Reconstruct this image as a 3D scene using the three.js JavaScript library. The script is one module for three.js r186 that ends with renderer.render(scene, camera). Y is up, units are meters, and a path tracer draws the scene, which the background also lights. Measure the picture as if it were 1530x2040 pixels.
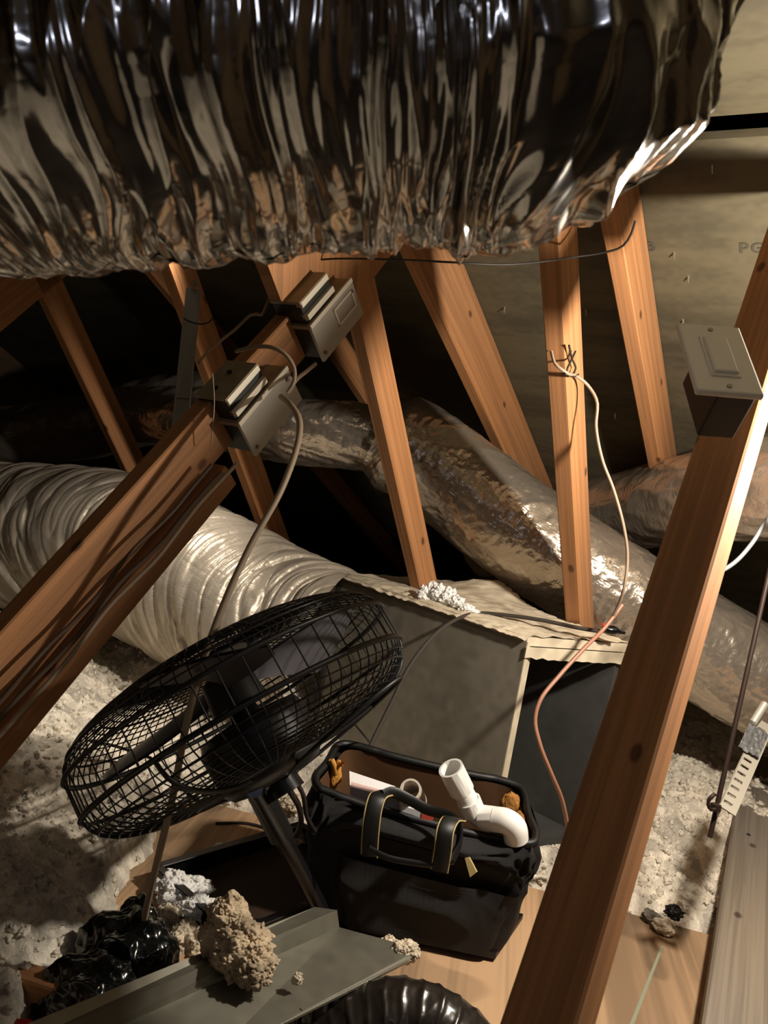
import * as THREE from 'three';
import { ImprovedNoise } from 'three/addons/math/ImprovedNoise.js';
import { mergeGeometries, mergeVertices, toCreasedNormals } from 'three/addons/utils/BufferGeometryUtils.js';
import { FontLoader } from 'three/addons/loaders/FontLoader.js';
import { TextGeometry } from 'three/addons/geometries/TextGeometry.js';
import { RectAreaLightUniformsLib } from 'three/addons/lights/RectAreaLightUniformsLib.js';

// ---------------------------------------------------------------- camera, light, exposure
const scene = new THREE.Scene();
scene.background = new THREE.Color(0x000000);
const camera = new THREE.PerspectiveCamera(67.31, 0.75, 0.05, 30);
camera.position.set(0, 0.92, 0);
camera.rotation.order = 'YXZ';
camera.rotation.set(THREE.MathUtils.degToRad(-4), 0, THREE.MathUtils.degToRad(10));
camera.userData.fStop = 10;
camera.focus = 1.75;
const renderer = new THREE.WebGLRenderer({ antialias: true });
renderer.toneMapping = THREE.LinearToneMapping;
renderer.toneMappingExposure = 1.0;
renderer.shadowMap.enabled = true;
RectAreaLightUniformsLib.init();
const LAMP = { at: [0.76, 1.16, -1.178], color: 0xfff3e2, power: 5.4 };       // bare bulb right of the frame, level with the post
const FILL = { at: [-0.70, 1.45, -2.0], aim: [-0.80, 0, -2.32], color: 0xfff3e2, power: 6.6, angle: 31 };   // added fill spot for the left insulation, unseen behind the big duct
const TORCH = { at: [0.06, 1.13, 0.10], color: 0xd8e2ff, power: 0.026, glow: 30 };    // small cool LED head torch just behind the viewer

// ---------------------------------------------------------------- helpers
const v3 = (a) => (a.isVector3 ? a.clone() : new THREE.Vector3(a[0], a[1], a[2]));
let seed = 7;
const rnd = () => { seed = (seed + 0x6d2b79f5) | 0; let t = Math.imul(seed ^ (seed >>> 15), 1 | seed); t = (t + Math.imul(t ^ (t >>> 7), 61 | t)) ^ t; return ((t ^ (t >>> 14)) >>> 0) / 4294967296; };
const rr = (a, b) => a + (b - a) * rnd();
const IN = new ImprovedNoise();
const N3 = (x, y, z) => IN.noise(x + 113.7, y + 71.3, z + 37.9);
const clamp = THREE.MathUtils.clamp, lerp = THREE.MathUtils.lerp;
const sstep = (a, b, x) => { const t = clamp((x - a) / (b - a), 0, 1); return t * t * (3 - 2 * t); };
const fbm = (x, y, z, o = 4) => { let s = 0, a = 0.5; for (let i = 0; i < o; i++) { s += a * N3(x, y, z); x *= 2.03; y *= 2.03; z *= 2.03; a *= 0.5; } return s; };

// the trusses: U runs away from the hatch along the trusses, R across them
const AZ = THREE.MathUtils.degToRad(31);
const DU = new THREE.Vector3(Math.sin(AZ), 0, -Math.cos(AZ)), DR = new THREE.Vector3(Math.cos(AZ), 0, Math.sin(AZ)), UP = new THREE.Vector3(0, 1, 0);
const TR = (u, y, c) => new THREE.Vector3(DU.x * u + DR.x * c, y, DU.z * u + DR.z * c);

const used = {};
const numbered = (n) => { const k = used[n] = (used[n] ?? -1) + 1; return k ? n + '_' + String(k).padStart(3, '0') : n; };
function thing(name, label, category, base = [0, 0, 0], group) {
  const o = new THREE.Group(); o.name = numbered(name); o.position.copy(v3(base)); scene.add(o);
  o.userData = { label, category }; if (group) o.userData.group = group;
  return o;
}
function structure(name, base = [0, 0, 0]) { const o = new THREE.Group(); o.name = name; o.position.copy(v3(base)); o.userData = { kind: 'structure' }; scene.add(o); return o; }
function originOf(o) { const p = new THREE.Vector3(); while (o && o !== scene) { p.add(o.position); o = o.parent; } return p; }
// adds a mesh whose geometry is written in room coordinates to a thing or to a part of one
function part(parent, name, geos, mat, label) {
  let g = Array.isArray(geos) ? (geos.length > 1 ? mergeGeometries(geos.map((q) => clean(q))) : geos[0]) : geos;
  const p = originOf(parent); g.translate(-p.x, -p.y, -p.z);
  const m = new THREE.Mesh(g, mat); m.name = name; m.castShadow = m.receiveShadow = true; if (label) m.userData.label = label;
  parent.add(m); return m;
}
function clean(g) {
  if (g.index) g = g.toNonIndexed();
  for (const k of Object.keys(g.attributes)) if (!['position', 'normal', 'uv'].includes(k)) g.deleteAttribute(k);
  if (!g.attributes.normal) g.computeVertexNormals();
  if (!g.attributes.uv) g.setAttribute('uv', new THREE.BufferAttribute(new Float32Array(g.attributes.position.count * 2), 2));
  return g;
}
function fromGrid(n, m, fn, closeM = false) {             // n x m grid of points, smooth normals
  const pos = [], uv = [], idx = [];
  for (let i = 0; i < n; i++) for (let j = 0; j < m; j++) { const q = fn(i, j); pos.push(q[0], q[1], q[2]); uv.push(q[3] ?? i / n, q[4] ?? j / m); }
  for (let i = 0; i < n - 1; i++) for (let j = 0; j < m - 1; j++) { const a = i * m + j, b = a + 1, c = a + m, d = c + 1; idx.push(a, c, b, b, c, d); }
  const g = new THREE.BufferGeometry();
  g.setAttribute('position', new THREE.Float32BufferAttribute(pos, 3)); g.setAttribute('uv', new THREE.Float32BufferAttribute(uv, 2)); g.setIndex(idx); g.computeVertexNormals();
  if (closeM) { const N = g.attributes.normal; for (let i = 0; i < n; i++) { const a = i * m, b = a + m - 1, q = new THREE.Vector3(N.getX(a) + N.getX(b), N.getY(a) + N.getY(b), N.getZ(a) + N.getZ(b)).normalize(); N.setXYZ(a, q.x, q.y, q.z); N.setXYZ(b, q.x, q.y, q.z); } }
  return g;
}
// a length of timber from A to B: w across wDir, t across the other way, edges eased
function board(A, B, wDir, w, t, ease = 0.003, u0 = rr(0, 3)) {
  A = v3(A); B = v3(B);
  const d = B.clone().sub(A), L = d.length(); d.normalize();
  const x = v3(wDir); x.addScaledVector(d, -x.dot(d)).normalize();
  const y = d.clone().cross(x), a = w / 2, b = t / 2, e = Math.min(ease, t * 0.3);
  const prof = [[a - e, -b], [a, -b + e], [a, b - e], [a - e, b], [-a + e, b], [-a, b - e], [-a, -b + e], [-a + e, -b]];
  const pos = [], nor = [], uv = [], idx = [];
  let run = 0;
  for (let k = 0; k < 8; k++) {
    const p = prof[k], q = prof[(k + 1) % 8], dx = q[0] - p[0], dy = q[1] - p[1], l = Math.hypot(dx, dy);
    const n = x.clone().multiplyScalar(dy / l).addScaledVector(y, -dx / l), s = pos.length / 3;
    for (const [c, r] of [[p, run], [q, run + l]]) for (const z of [0, L]) {
      const o = A.clone().addScaledVector(d, z).addScaledVector(x, c[0]).addScaledVector(y, c[1]);
      pos.push(o.x, o.y, o.z); nor.push(n.x, n.y, n.z); uv.push(r + u0, z + u0);
    }
    idx.push(s, s + 2, s + 1, s + 1, s + 2, s + 3); run += l;
  }
  for (const [z, sg] of [[0, -1], [L, 1]]) {
    const s = pos.length / 3, n = d.clone().multiplyScalar(sg);
    for (const c of prof) { const o = A.clone().addScaledVector(d, z).addScaledVector(x, c[0]).addScaledVector(y, c[1]); pos.push(o.x, o.y, o.z); nor.push(n.x, n.y, n.z); uv.push(c[0] + u0, c[1] * 0.3); }
    for (let k = 1; k < 7; k++) sg > 0 ? idx.push(s, s + k, s + k + 1) : idx.push(s, s + k + 1, s + k);
  }
  const g = new THREE.BufferGeometry();
  g.setAttribute('position', new THREE.Float32BufferAttribute(pos, 3)); g.setAttribute('normal', new THREE.Float32BufferAttribute(nor, 3)); g.setAttribute('uv', new THREE.Float32BufferAttribute(uv, 2)); g.setIndex(idx);
  return g;
}
// a flat slab: a polygon of points pushed along vector t
function slab(pts, t) {
  pts = pts.map(v3); t = v3(t);
  const n = new THREE.Vector3(); for (let i = 0; i < pts.length; i++) n.add(pts[i].clone().sub(pts[0]).cross(pts[(i + 1) % pts.length].clone().sub(pts[0])));
  n.normalize(); if (n.dot(t) > 0) { pts.reverse(); n.negate(); }        // pts is the outer face, t points away from its normal
  const ax = pts[1].clone().sub(pts[0]).normalize(), ay = n.clone().cross(ax);
  const flat = pts.map((p) => new THREE.Vector2(p.clone().sub(pts[0]).dot(ax), p.clone().sub(pts[0]).dot(ay)));
  const tri = THREE.ShapeUtils.triangulateShape(flat, []), P = [], UVS = [];
  const put = (p, u, v) => { P.push(p.x, p.y, p.z); UVS.push(u, v); };
  for (const f of tri) for (const k of f) put(pts[k], flat[k].x, flat[k].y);
  for (const f of tri) for (const k of [f[0], f[2], f[1]]) put(pts[k].clone().add(t), flat[k].x, flat[k].y);
  const T = t.length(); let run = 0;
  for (let i = 0; i < pts.length; i++) {
    const a = pts[i], b = pts[(i + 1) % pts.length], c = a.clone().add(t), d = b.clone().add(t), l = a.distanceTo(b);
    put(a, run, 0); put(c, run, T); put(b, run + l, 0); put(b, run + l, 0); put(c, run, T); put(d, run + l, T); run += l;
  }
  const g = new THREE.BufferGeometry(); g.setAttribute('position', new THREE.Float32BufferAttribute(P, 3)); g.setAttribute('uv', new THREE.Float32BufferAttribute(UVS, 2)); g.computeVertexNormals();
  return g;
}
const curve = (pts, closed = false, tension = 0.5) => new THREE.CatmullRomCurve3(pts.map(v3), closed, 'centripetal', tension);
function wire(pts, r, seg = 6, n) {
  const c = curve(pts); const L = c.getLength();
  return new THREE.TubeGeometry(c, n ?? Math.max(8, Math.round(L / 0.012)), r, seg, false);
}
const rod = (A, B, r, seg = 12, r2 = r) => {
  A = v3(A); B = v3(B); const d = B.clone().sub(A), g = new THREE.CylinderGeometry(r2, r, d.length(), seg);
  g.applyQuaternion(new THREE.Quaternion().setFromUnitVectors(UP, d.clone().normalize())); const m = A.add(B).multiplyScalar(0.5); g.translate(m.x, m.y, m.z); return g;
};
const basis = (x, y, z, o) => new THREE.Matrix4().makeBasis(x, y, z).setPosition(o);
function orient(g, x, y, z, o) { g.applyMatrix4(basis(x, y, z, o)); return g; }
// flexible duct: a wrinkled skin round a bent centre line
function duct(pts, r, n, m, disp, t0 = 0, t1 = 1) {
  const c = curve(pts), L = c.getLength();
  const f = [], up0 = new THREE.Vector3(0, 1, 0); let nrm = null;
  for (let i = 0; i < n; i++) {
    const t = lerp(t0, t1, i / (n - 1)), p = c.getPointAt(t), tg = c.getTangentAt(t);
    nrm = (nrm ?? up0).clone().addScaledVector(tg, -(nrm ?? up0).dot(tg)).normalize();
    f.push([p, nrm.clone(), tg.clone().cross(nrm), t * L]);
  }
  return fromGrid(n, m, (i, j) => {
    const [p, a, b, s] = f[i], th = Math.PI + (j / (m - 1)) * Math.PI * 2, R = (typeof r === 'function' ? r(s, s / L) : r);
    const q = R + disp(s, th, R), x = Math.cos(th), y = Math.sin(th);
    return [p.x + (a.x * x + b.x * y) * q, p.y + (a.y * x + b.y * y) * q, p.z + (a.z * x + b.z * y) * q, s, (j / (m - 1)) * Math.PI * 2 * R];
  }, true);
}
// a torn lump of loose insulation
function lump(c, s, detail, k, depth, axis) {
  const g = new THREE.IcosahedronGeometry(1, detail), p = g.attributes.position, o = rr(0, 50), cv = v3(c), ax = axis ? axis.map(v3) : [new THREE.Vector3(1, 0, 0), UP, new THREE.Vector3(0, 0, 1)];
  for (let i = 0; i < p.count; i++) {
    const x = p.getX(i), y = p.getY(i), z = p.getZ(i);
    let d = 1 + depth * (0.9 * N3(x * k + o, y * k, z * k) + 0.55 * (0.35 - Math.abs(N3(x * k * 2.3, y * k * 2.3 + o, z * k * 2.3))) + 0.2 * N3(x * k * 5, y * k * 5, z * k * 5 + o) + 0.15 * N3(x * k * 11, y * k * 11 + o, z * k * 11) + 0.1 * N3(x * k * 21, y * k * 21, z * k * 21));
    const q = cv.clone().addScaledVector(ax[0], x * s[0] * d).addScaledVector(ax[1], y * s[1] * d).addScaledVector(ax[2], z * s[2] * d);
    p.setXYZ(i, q.x, q.y, q.z);
  }
  g.deleteAttribute('normal'); g.deleteAttribute('uv');
  const w = mergeVertices(g, 1e-5), wp = w.attributes.position, uv = new Float32Array(wp.count * 2); w.computeVertexNormals();
  for (let i = 0; i < wp.count; i++) { uv[2 * i] = wp.getX(i) + 0.6 * wp.getZ(i); uv[2 * i + 1] = wp.getY(i) - 0.5 * wp.getZ(i); }
  w.setAttribute('uv', new THREE.BufferAttribute(uv, 2)); return clean(w);
}

// a lump with small torn tufts all over it
function tufted(c, s, detail, k, depth, n = 70) {
  const base = lump(c, s, detail, k, depth), p = base.attributes.position, out = [base], m = (s[0] + s[1] + s[2]) / 3, cv = v3(c);
  for (let i = 0; i < n; i++) { const j = Math.floor(rnd() * p.count), q = new THREE.Vector3(p.getX(j), p.getY(j), p.getZ(j)), r = m * rr(0.07, 0.2); q.addScaledVector(q.clone().sub(cv).normalize(), -r * 0.2); out.push(lump(q, [r * rr(0.7, 1.5), r * rr(0.6, 1.2), r * rr(0.7, 1.5)], 3, 1.6, 0.8)); }
  return mergeGeometries(out);
}

// ---------------------------------------------------------------- textures (colour, grain and fine relief only)
const HASH = new Float32Array(65536); for (let i = 0; i < 65536; i++) HASH[i] = rnd();
const hv = (x, y, s) => HASH[(x * 374761 + y * 668265 + s * 97531) & 65535];
function pv(x, y, px, py, s) {                             // periodic value noise
  const x0 = Math.floor(x), y0 = Math.floor(y), fx = x - x0, fy = y - y0, u = fx * fx * (3 - 2 * fx), w = fy * fy * (3 - 2 * fy);
  const a = ((x0 % px) + px) % px, b = (a + 1) % px, c = ((y0 % py) + py) % py, d = (c + 1) % py;
  return lerp(lerp(hv(a, c, s), hv(b, c, s), u), lerp(hv(a, d, s), hv(b, d, s), u), w);
}
function texture(w, h, rep, fn, srgb = true) {
  const d = new Uint8Array(w * h * 4);
  for (let y = 0; y < h; y++) for (let x = 0; x < w; x++) { const c = fn(x / w, y / h), o = (y * w + x) * 4; for (let k = 0; k < 3; k++) d[o + k] = clamp(c[k] ?? c[0], 0, 1) * 255; d[o + 3] = 255; }
  const t = new THREE.DataTexture(d, w, h); t.wrapS = t.wrapT = THREE.RepeatWrapping; t.magFilter = THREE.LinearFilter; t.minFilter = THREE.LinearMipmapLinearFilter; t.generateMipmaps = true;
  t.repeat.set(rep[0], rep[1]); if (srgb) t.colorSpace = THREE.SRGBColorSpace; t.needsUpdate = true; return t;
}
// u runs across the grain, v along it; one tile is 0.25 m by 1.6 m
const grain = (x, y) => 0.5 * pv(x * 34 + 1.6 * pv(x * 3, y * 3, 3, 3, 5), y * 4, 34, 4, 1) + 0.3 * pv(x * 90, y * 6, 90, 6, 2) + 0.2 * pv(x * 220, y * 16, 220, 16, 3);
const knotAt = [[0.22, 0.14], [0.68, 0.33], [0.41, 0.55], [0.82, 0.71], [0.15, 0.88]];
const woodMap = texture(512, 1024, [4, 0.625], (x, y) => {
  const g = grain(x, y); let k = 0; for (const [kx, ky] of knotAt) { const d = Math.hypot((x - kx) * 0.25, (y - ky) * 1.6 * 0.6) / 0.0085; k = Math.max(k, 1 - sstep(0.5, 1.25, d)); }
  const b = 0.95 - 0.14 * sstep(0.25, 0.8, g) - 0.36 * k, s = pv(x * 3, y * 5, 3, 5, 9) - 0.5; return [b + 0.05 * s, b * 0.95 + 0.02 * s - 0.03 * k, b * 0.9 - 0.04 * s - 0.04 * k];
});
const woodBump = texture(512, 512, [4, 0.625], (x, y) => [grain(x, y)], false);
const plyMap = texture(512, 1024, [0.9, 0.45], (x, y) => {
  const g = 0.5 * pv(x * 9 + 2 * pv(x * 2, y * 2, 2, 2, 4), y * 3, 9, 3, 6) + 0.3 * pv(x * 60, y * 5, 60, 5, 7) + 0.2 * pv(x * 180, y * 14, 180, 14, 8), b = 0.97 - 0.3 * sstep(0.3, 0.78, g) - 0.12 * sstep(0.72, 0.8, pv(x * 14, y * 20, 14, 20, 3));
  return [b, b * 0.94, b * 0.87];
});
const roofMap = texture(512, 512, [1.1, 0.8], (x, y) => {
  const g = 0.5 * pv(x * 5 + 1.5 * pv(x * 2, y * 2, 2, 2, 14), y * 22, 5, 22, 16) + 0.3 * pv(x * 10, y * 70, 10, 70, 17) + 0.2 * pv(x * 60, y * 120, 60, 120, 18), b = 0.98 - 0.2 * sstep(0.25, 0.8, g) - 0.1 * sstep(0.55, 0.75, pv(x * 4, y * 4, 4, 4, 19));
  return [b, b * 0.97, b * 0.9];
});
const fluffMap = texture(512, 512, [3, 3], (x, y) => {
  const g = 0.45 * pv(x * 14, y * 14, 14, 14, 21) + 0.3 * pv(x * 44, y * 44, 44, 44, 22) + 0.25 * pv(x * 130, y * 130, 130, 130, 23), d = sstep(0.62, 0.8, pv(x * 7, y * 7, 7, 7, 24)) * 0.16, b = 1.0 - 0.16 * sstep(0.3, 0.75, g) - d;
  return [b, b * 0.975, b * 0.93];
});
const fluffBump = texture(512, 512, [6, 6], (x, y) => [0.4 * pv(x * 24, y * 24, 24, 24, 31) + 0.35 * pv(x * 70, y * 70, 70, 70, 32) + 0.25 * pv(x * 170, y * 170, 170, 170, 33)], false);
const ridge = (x, y, n, s) => 1 - Math.abs(2 * pv(x * n, y * n, n, n, s) - 1);
const foilBump = texture(512, 512, [2.2, 2.2], (x, y) => [0.55 * ridge(x, y, 9, 41) + 0.3 * ridge(x, y, 23, 42) + 0.15 * ridge(x, y, 61, 43)], false);
const clothBump = texture(256, 256, [60, 60], (x, y) => [0.5 + 0.25 * Math.sin(x * Math.PI * 16) + 0.25 * Math.sin(y * Math.PI * 16)], false);
const dirtMap = texture(512, 512, [1.4, 1.4], (x, y) => { const b = 0.9 + 0.1 * pv(x * 40, y * 40, 40, 40, 52) - 0.1 * sstep(0.5, 0.8, 0.6 * pv(x * 6, y * 6, 6, 6, 51) + 0.4 * pv(x * 19, y * 19, 19, 19, 53)); return [b, b * 0.985, b * 0.96]; });

// ---------------------------------------------------------------- materials
const std = (o) => new THREE.MeshStandardMaterial(o);
const woodM = (hex) => std({ color: hex, map: woodMap, bumpMap: woodBump, bumpScale: 0.00025, roughness: 0.75 });
const M = {
  wood: woodM(0xbb8a5e), woodGrey: woodM(0x8f897e),
  ply: std({ color: 0xcdb294, map: plyMap, roughness: 0.75 }),
  roof: std({ color: 0x5b5646, map: roofMap, roughness: 0.85, side: THREE.DoubleSide }),
  fluff: std({ color: 0xf4f0e8, map: fluffMap, bumpMap: fluffBump, bumpScale: 0.003, roughness: 1 }),
  clump: std({ color: 0xe2d8c8, map: fluffMap, bumpMap: fluffBump, bumpScale: 0.0015, roughness: 1 }), clumpTan: std({ color: 0xcdbda6, map: fluffMap, bumpMap: fluffBump, bumpScale: 0.0015, roughness: 1 }), clumpWhite: std({ color: 0xf4f2ee, bumpMap: fluffBump, bumpScale: 0.0015, roughness: 1 }),
  flake: std({ color: 0xe8e0d2, roughness: 1 }),
  foilNear: std({ color: 0xb9b5ae, metalness: 1, roughness: 0.17, bumpMap: foilBump, bumpScale: 0.0012 }),
  foil: std({ color: 0xb9ae9e, metalness: 0.4, roughness: 0.4, bumpMap: foilBump, bumpScale: 0.0022 }),
  foilFar: std({ color: 0xc2b6a6, metalness: 0.75, roughness: 0.24, bumpMap: foilBump, bumpScale: 0.003 }),
  
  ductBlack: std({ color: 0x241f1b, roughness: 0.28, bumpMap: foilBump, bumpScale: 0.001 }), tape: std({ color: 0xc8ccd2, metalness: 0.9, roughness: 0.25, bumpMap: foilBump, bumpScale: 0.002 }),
  ductBoard: std({ color: 0x8f8b80, map: dirtMap, roughness: 0.55, metalness: 0.1 }), ductFace: std({ color: 0xd8cdb8, map: dirtMap, roughness: 0.7 }), cream: std({ color: 0xd9cfb9, map: dirtMap, roughness: 0.8 }),
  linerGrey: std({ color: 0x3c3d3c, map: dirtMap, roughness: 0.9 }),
  galv: std({ color: 0x8d8c82, map: dirtMap, metalness: 0.6, roughness: 0.42 }), strapMetal: std({ color: 0xb4b5b2, metalness: 0.5, roughness: 0.45 }), slotted: std({ color: 0xa9a395, metalness: 0.35, roughness: 0.45 }),
  black: std({ color: 0x101011, roughness: 0.45 }), blackGloss: std({ color: 0x0b0c0d, roughness: 0.25 }), blackMetal: std({ color: 0x17171a, roughness: 0.32, metalness: 0.2 }), blade: std({ color: 0x5a585c, roughness: 0.4, metalness: 0.3 }),
  plastic: new THREE.MeshPhysicalMaterial({ color: 0x0a0d0b, roughness: 0.2, clearcoat: 0.5, clearcoatRoughness: 0.15 }),
  fabric: new THREE.MeshPhysicalMaterial({ color: 0x0e0b0a, roughness: 0.75, bumpMap: clothBump, bumpScale: 0.0004, sheen: 0.3, sheenRoughness: 0.5, sheenColor: new THREE.Color(0x352a28) }),
  binding: std({ color: 0x0d0d0d, roughness: 0.5 }), lining: std({ color: 0x4e3113, roughness: 0.85 }), piping: std({ color: 0xb7a26a, roughness: 0.7 }), tan: std({ color: 0xc98f3f, roughness: 0.8 }), tanDark: std({ color: 0x9c6a2c, roughness: 0.8 }),
  pvc: std({ color: 0xf1efea, roughness: 0.3 }), pvcOld: std({ color: 0xd9cfc0, roughness: 0.4 }), paper: std({ color: 0xf2f1f2, roughness: 0.6 }), faintPrint: std({ color: 0xe0b9b2, roughness: 0.6 }), redPrint: std({ color: 0xc9503f, roughness: 0.6 }), redPlastic: std({ color: 0x8e1414, roughness: 0.4 }),
  boxGrey: std({ color: 0xa9a297, roughness: 0.5, metalness: 0.15 }), boxTop: std({ color: 0x9c8c74, map: dirtMap, roughness: 0.6 }), boxDark: std({ color: 0x1d1c1a, roughness: 0.6 }), lip: std({ color: 0xd9d0be, roughness: 0.5, metalness: 0.2 }),
  cable: std({ color: 0x9a866f, roughness: 0.55 }), cableBrown: std({ color: 0x4b3726, roughness: 0.65 }), cableDark: std({ color: 0x241d18, roughness: 0.6 }), cablePale: std({ color: 0x9a8571, roughness: 0.5 }), cableCopper: std({ color: 0xa0715c, roughness: 0.45 }), cableGrey: std({ color: 0x84888a, roughness: 0.5 }), cordDusty: std({ color: 0x3a332c, roughness: 0.8 }),
  plate: std({ color: 0xdfd7c9, roughness: 0.35 }), screw: std({ color: 0x8a8378, metalness: 0.8, roughness: 0.35 }), nail: std({ color: 0xd8d6d0, metalness: 0.9, roughness: 0.3 }),
  rodDark: std({ color: 0x2b1d16, roughness: 0.55, metalness: 0.3 }), stone: std({ color: 0x6d655b, roughness: 0.95 }), chalk: std({ color: 0x8f927c, roughness: 0.9 }), trayBrown: std({ color: 0x3a2a1e, map: dirtMap, roughness: 0.6 }), stamp: std({ color: 0x403b30, roughness: 0.9 }), ink: std({ color: 0x2a261f, roughness: 0.9 }),
  floorDark: std({ color: 0x2e261f, map: dirtMap, roughness: 0.95 }),  // drywall floor, darkened so the foreground foil mirrors an unlit floor
  red: std({ color: 0xff3b22, roughness: 0.4 }), wall: std({ color: 0x6b5a45, map: roofMap, roughness: 0.9, side: THREE.DoubleSide }),
};

// ---------------------------------------------------------------- the attic: roof, walls, floor
const yFar = (u) => 2.512 - 0.53 * u, RIDGE = 1.6, yNear = (u) => yFar(RIDGE) - 0.06 * (RIDGE - u);
{
  const c = structure('ceiling', [0, 1.6, -1.5]);
  const t = [0, 0.016, 0];
  part(c, 'roof_panel', slab([TR(RIDGE + 0.02, yFar(RIDGE + 0.02), -4.2), TR(RIDGE + 0.02, yFar(RIDGE + 0.02), 2.6), TR(5.2, yFar(5.2), 2.6), TR(5.2, yFar(5.2), -4.2)], t), M.roof);
  part(c, 'roof_panel', slab([TR(RIDGE - 0.03, yNear(RIDGE - 0.03) + 0.012, -4.2), TR(RIDGE - 0.03, yNear(RIDGE - 0.03) + 0.012, 2.6), TR(-2, yNear(-2), 2.6), TR(-2, yNear(-2), -4.2)], t), M.roof);
  part(c, 'ridge_board', board(TR(RIDGE + 0.005, yFar(RIDGE) + 0.075, -4.2), TR(RIDGE + 0.005, yFar(RIDGE) + 0.075, 2.6), UP, 0.04, 0.12), M.wood);
  const font = await new FontLoader().loadAsync('fonts/droid/droid_sans_bold.typeface.json');
  const slope = DU.clone().addScaledVector(UP, -0.53).normalize(), nIn = DR.clone().cross(slope).normalize(); if (nIn.y > 0) nIn.negate();
  for (const [p, word, h] of [[[0.686,1.513,-1.784], 'PG', 0.03], [[0.507,1.514,-1.889], 'B', 0.03]]) {
    const g = new TextGeometry(word, { font, size: h, depth: 0.0006, curveSegments: 4 }); g.applyMatrix4(basis(DR, nIn.clone().cross(DR).normalize(), nIn, v3(p))); part(c, 'stamp', g, M.stamp);
  }
  const nailAt = [[0.038,1.470,-2.270], [0.242,1.409,-2.281], [0.567,1.512,-1.860], [0.625,1.477,-1.903], [0.676,1.405,-2.032], [0.450,1.413,-2.149], [0.539,1.624,-1.631], [0.680,1.187,-2.509]];
  for (const p of nailAt) { const q = v3(p), e = q.clone().add(new THREE.Vector3(0.002, -0.017, 0.006)); part(c, 'nail', rod(e, q.clone().add(new THREE.Vector3(0, 0.004, 0)), 0.0012, 6, 0.0032), M.nail); }
}
{
  const w = (name, a, b) => { const o = structure(name, a); part(o, 'panel', slab([a, b, [b[0], 2.6, b[2]], [a[0], 2.6, a[2]]].map(v3), name === 'wall_left' ? DR.clone().multiplyScalar(-0.02) : name === 'wall_right' ? DR.clone().multiplyScalar(0.02) : DU.clone().multiplyScalar(name === 'wall_front' ? 0.02 : -0.02)), M.wall); };
  const q = (u, c) => TR(u, -0.3, c).toArray();
  w('wall_left', q(-2, -4.2), q(5.2, -4.2)); w('wall_right', q(5.2, 2.6), q(-2, 2.6)); w('wall_rear', q(-2, 2.6), q(-2, -4.2)); w('wall_front', q(5.2, -4.2), q(5.2, 2.6));
}
const DK = new THREE.Vector3(0.986, 0, 0.168), DKN = new THREE.Vector3(0.168, 0, -0.986);      // the deck runs along DK, its back edge faces DKN
const deckBack = (x) => -1.805 + 0.17 * x;
const DECK_LEFT = -0.36;
{
  const f = structure('floor');
  part(f, 'drywall', slab([TR(-2, -0.3, -4.2), TR(-2, -0.3, 2.6), TR(5.2, -0.3, 2.6), TR(5.2, -0.3, -4.2)], [0, -0.015, 0]), M.floorDark);
  const o = (x, k) => new THREE.Vector3(x, 0, deckBack(x)).addScaledVector(DKN, -k);
  part(f, 'plywood_panel', slab([o(DECK_LEFT, 0), o(1.9, 0), o(1.9, 0.74), o(DECK_LEFT, 0.74)], [0, -0.018, 0]), M.ply);
  for (const k of [0.02, 0.36, 0.7]) part(f, 'joist', board(o(DECK_LEFT - 0.6, k).setY(-0.095), o(1.95, k).setY(-0.095), UP, 0.15, 0.038), M.wood);
  part(f, 'chalk_line', slab([[0.740,0.001,-1.575], [0.747,0.001,-1.577], [0.585,0.001,-1.289], [0.576,0.001,-1.287]], [0, -0.0005, 0]), M.chalk);
}
// ---------------------------------------------------------------- loose-fill insulation: one rough blanket and the flakes on it
const insBase = (x, z) => {
  const back = -(z - deckBack(x)) * 0.986, left = DECK_LEFT - x + 0.05, d = Math.max(back, left);
  const side = sstep(0.4, -0.4, x);
  return { d, h: (-0.02 + lerp(0.10, 0.2, side) * sstep(-0.02, 0.75, d) + 0.05 * sstep(0, 0.12, left) * sstep(0.5, -0.2, back)) };
};
const insH = (x, z) => {
  const { d, h } = insBase(x, z), near = sstep(0.012, 0.09, d + 0.03 * N3(x * 14, 3, z * 14));
  if (d < -0.12) return -0.08;
  const soft = 0.07 * fbm(x * 3.1, 1, z * 3.1, 3), puff = 0.03 * fbm(x * 13, 5, z * 13, 3) + 0.02 * fbm(x * 37, 9, z * 37, 3) + 0.012 * (0.3 - Math.abs(N3(x * 21, 2, z * 21))) + 0.008 * N3(x * 95, 4, z * 95);
  return lerp(-0.09, h + soft * sstep(0.05, 0.5, d) + puff + 0.012, near);
};
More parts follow.
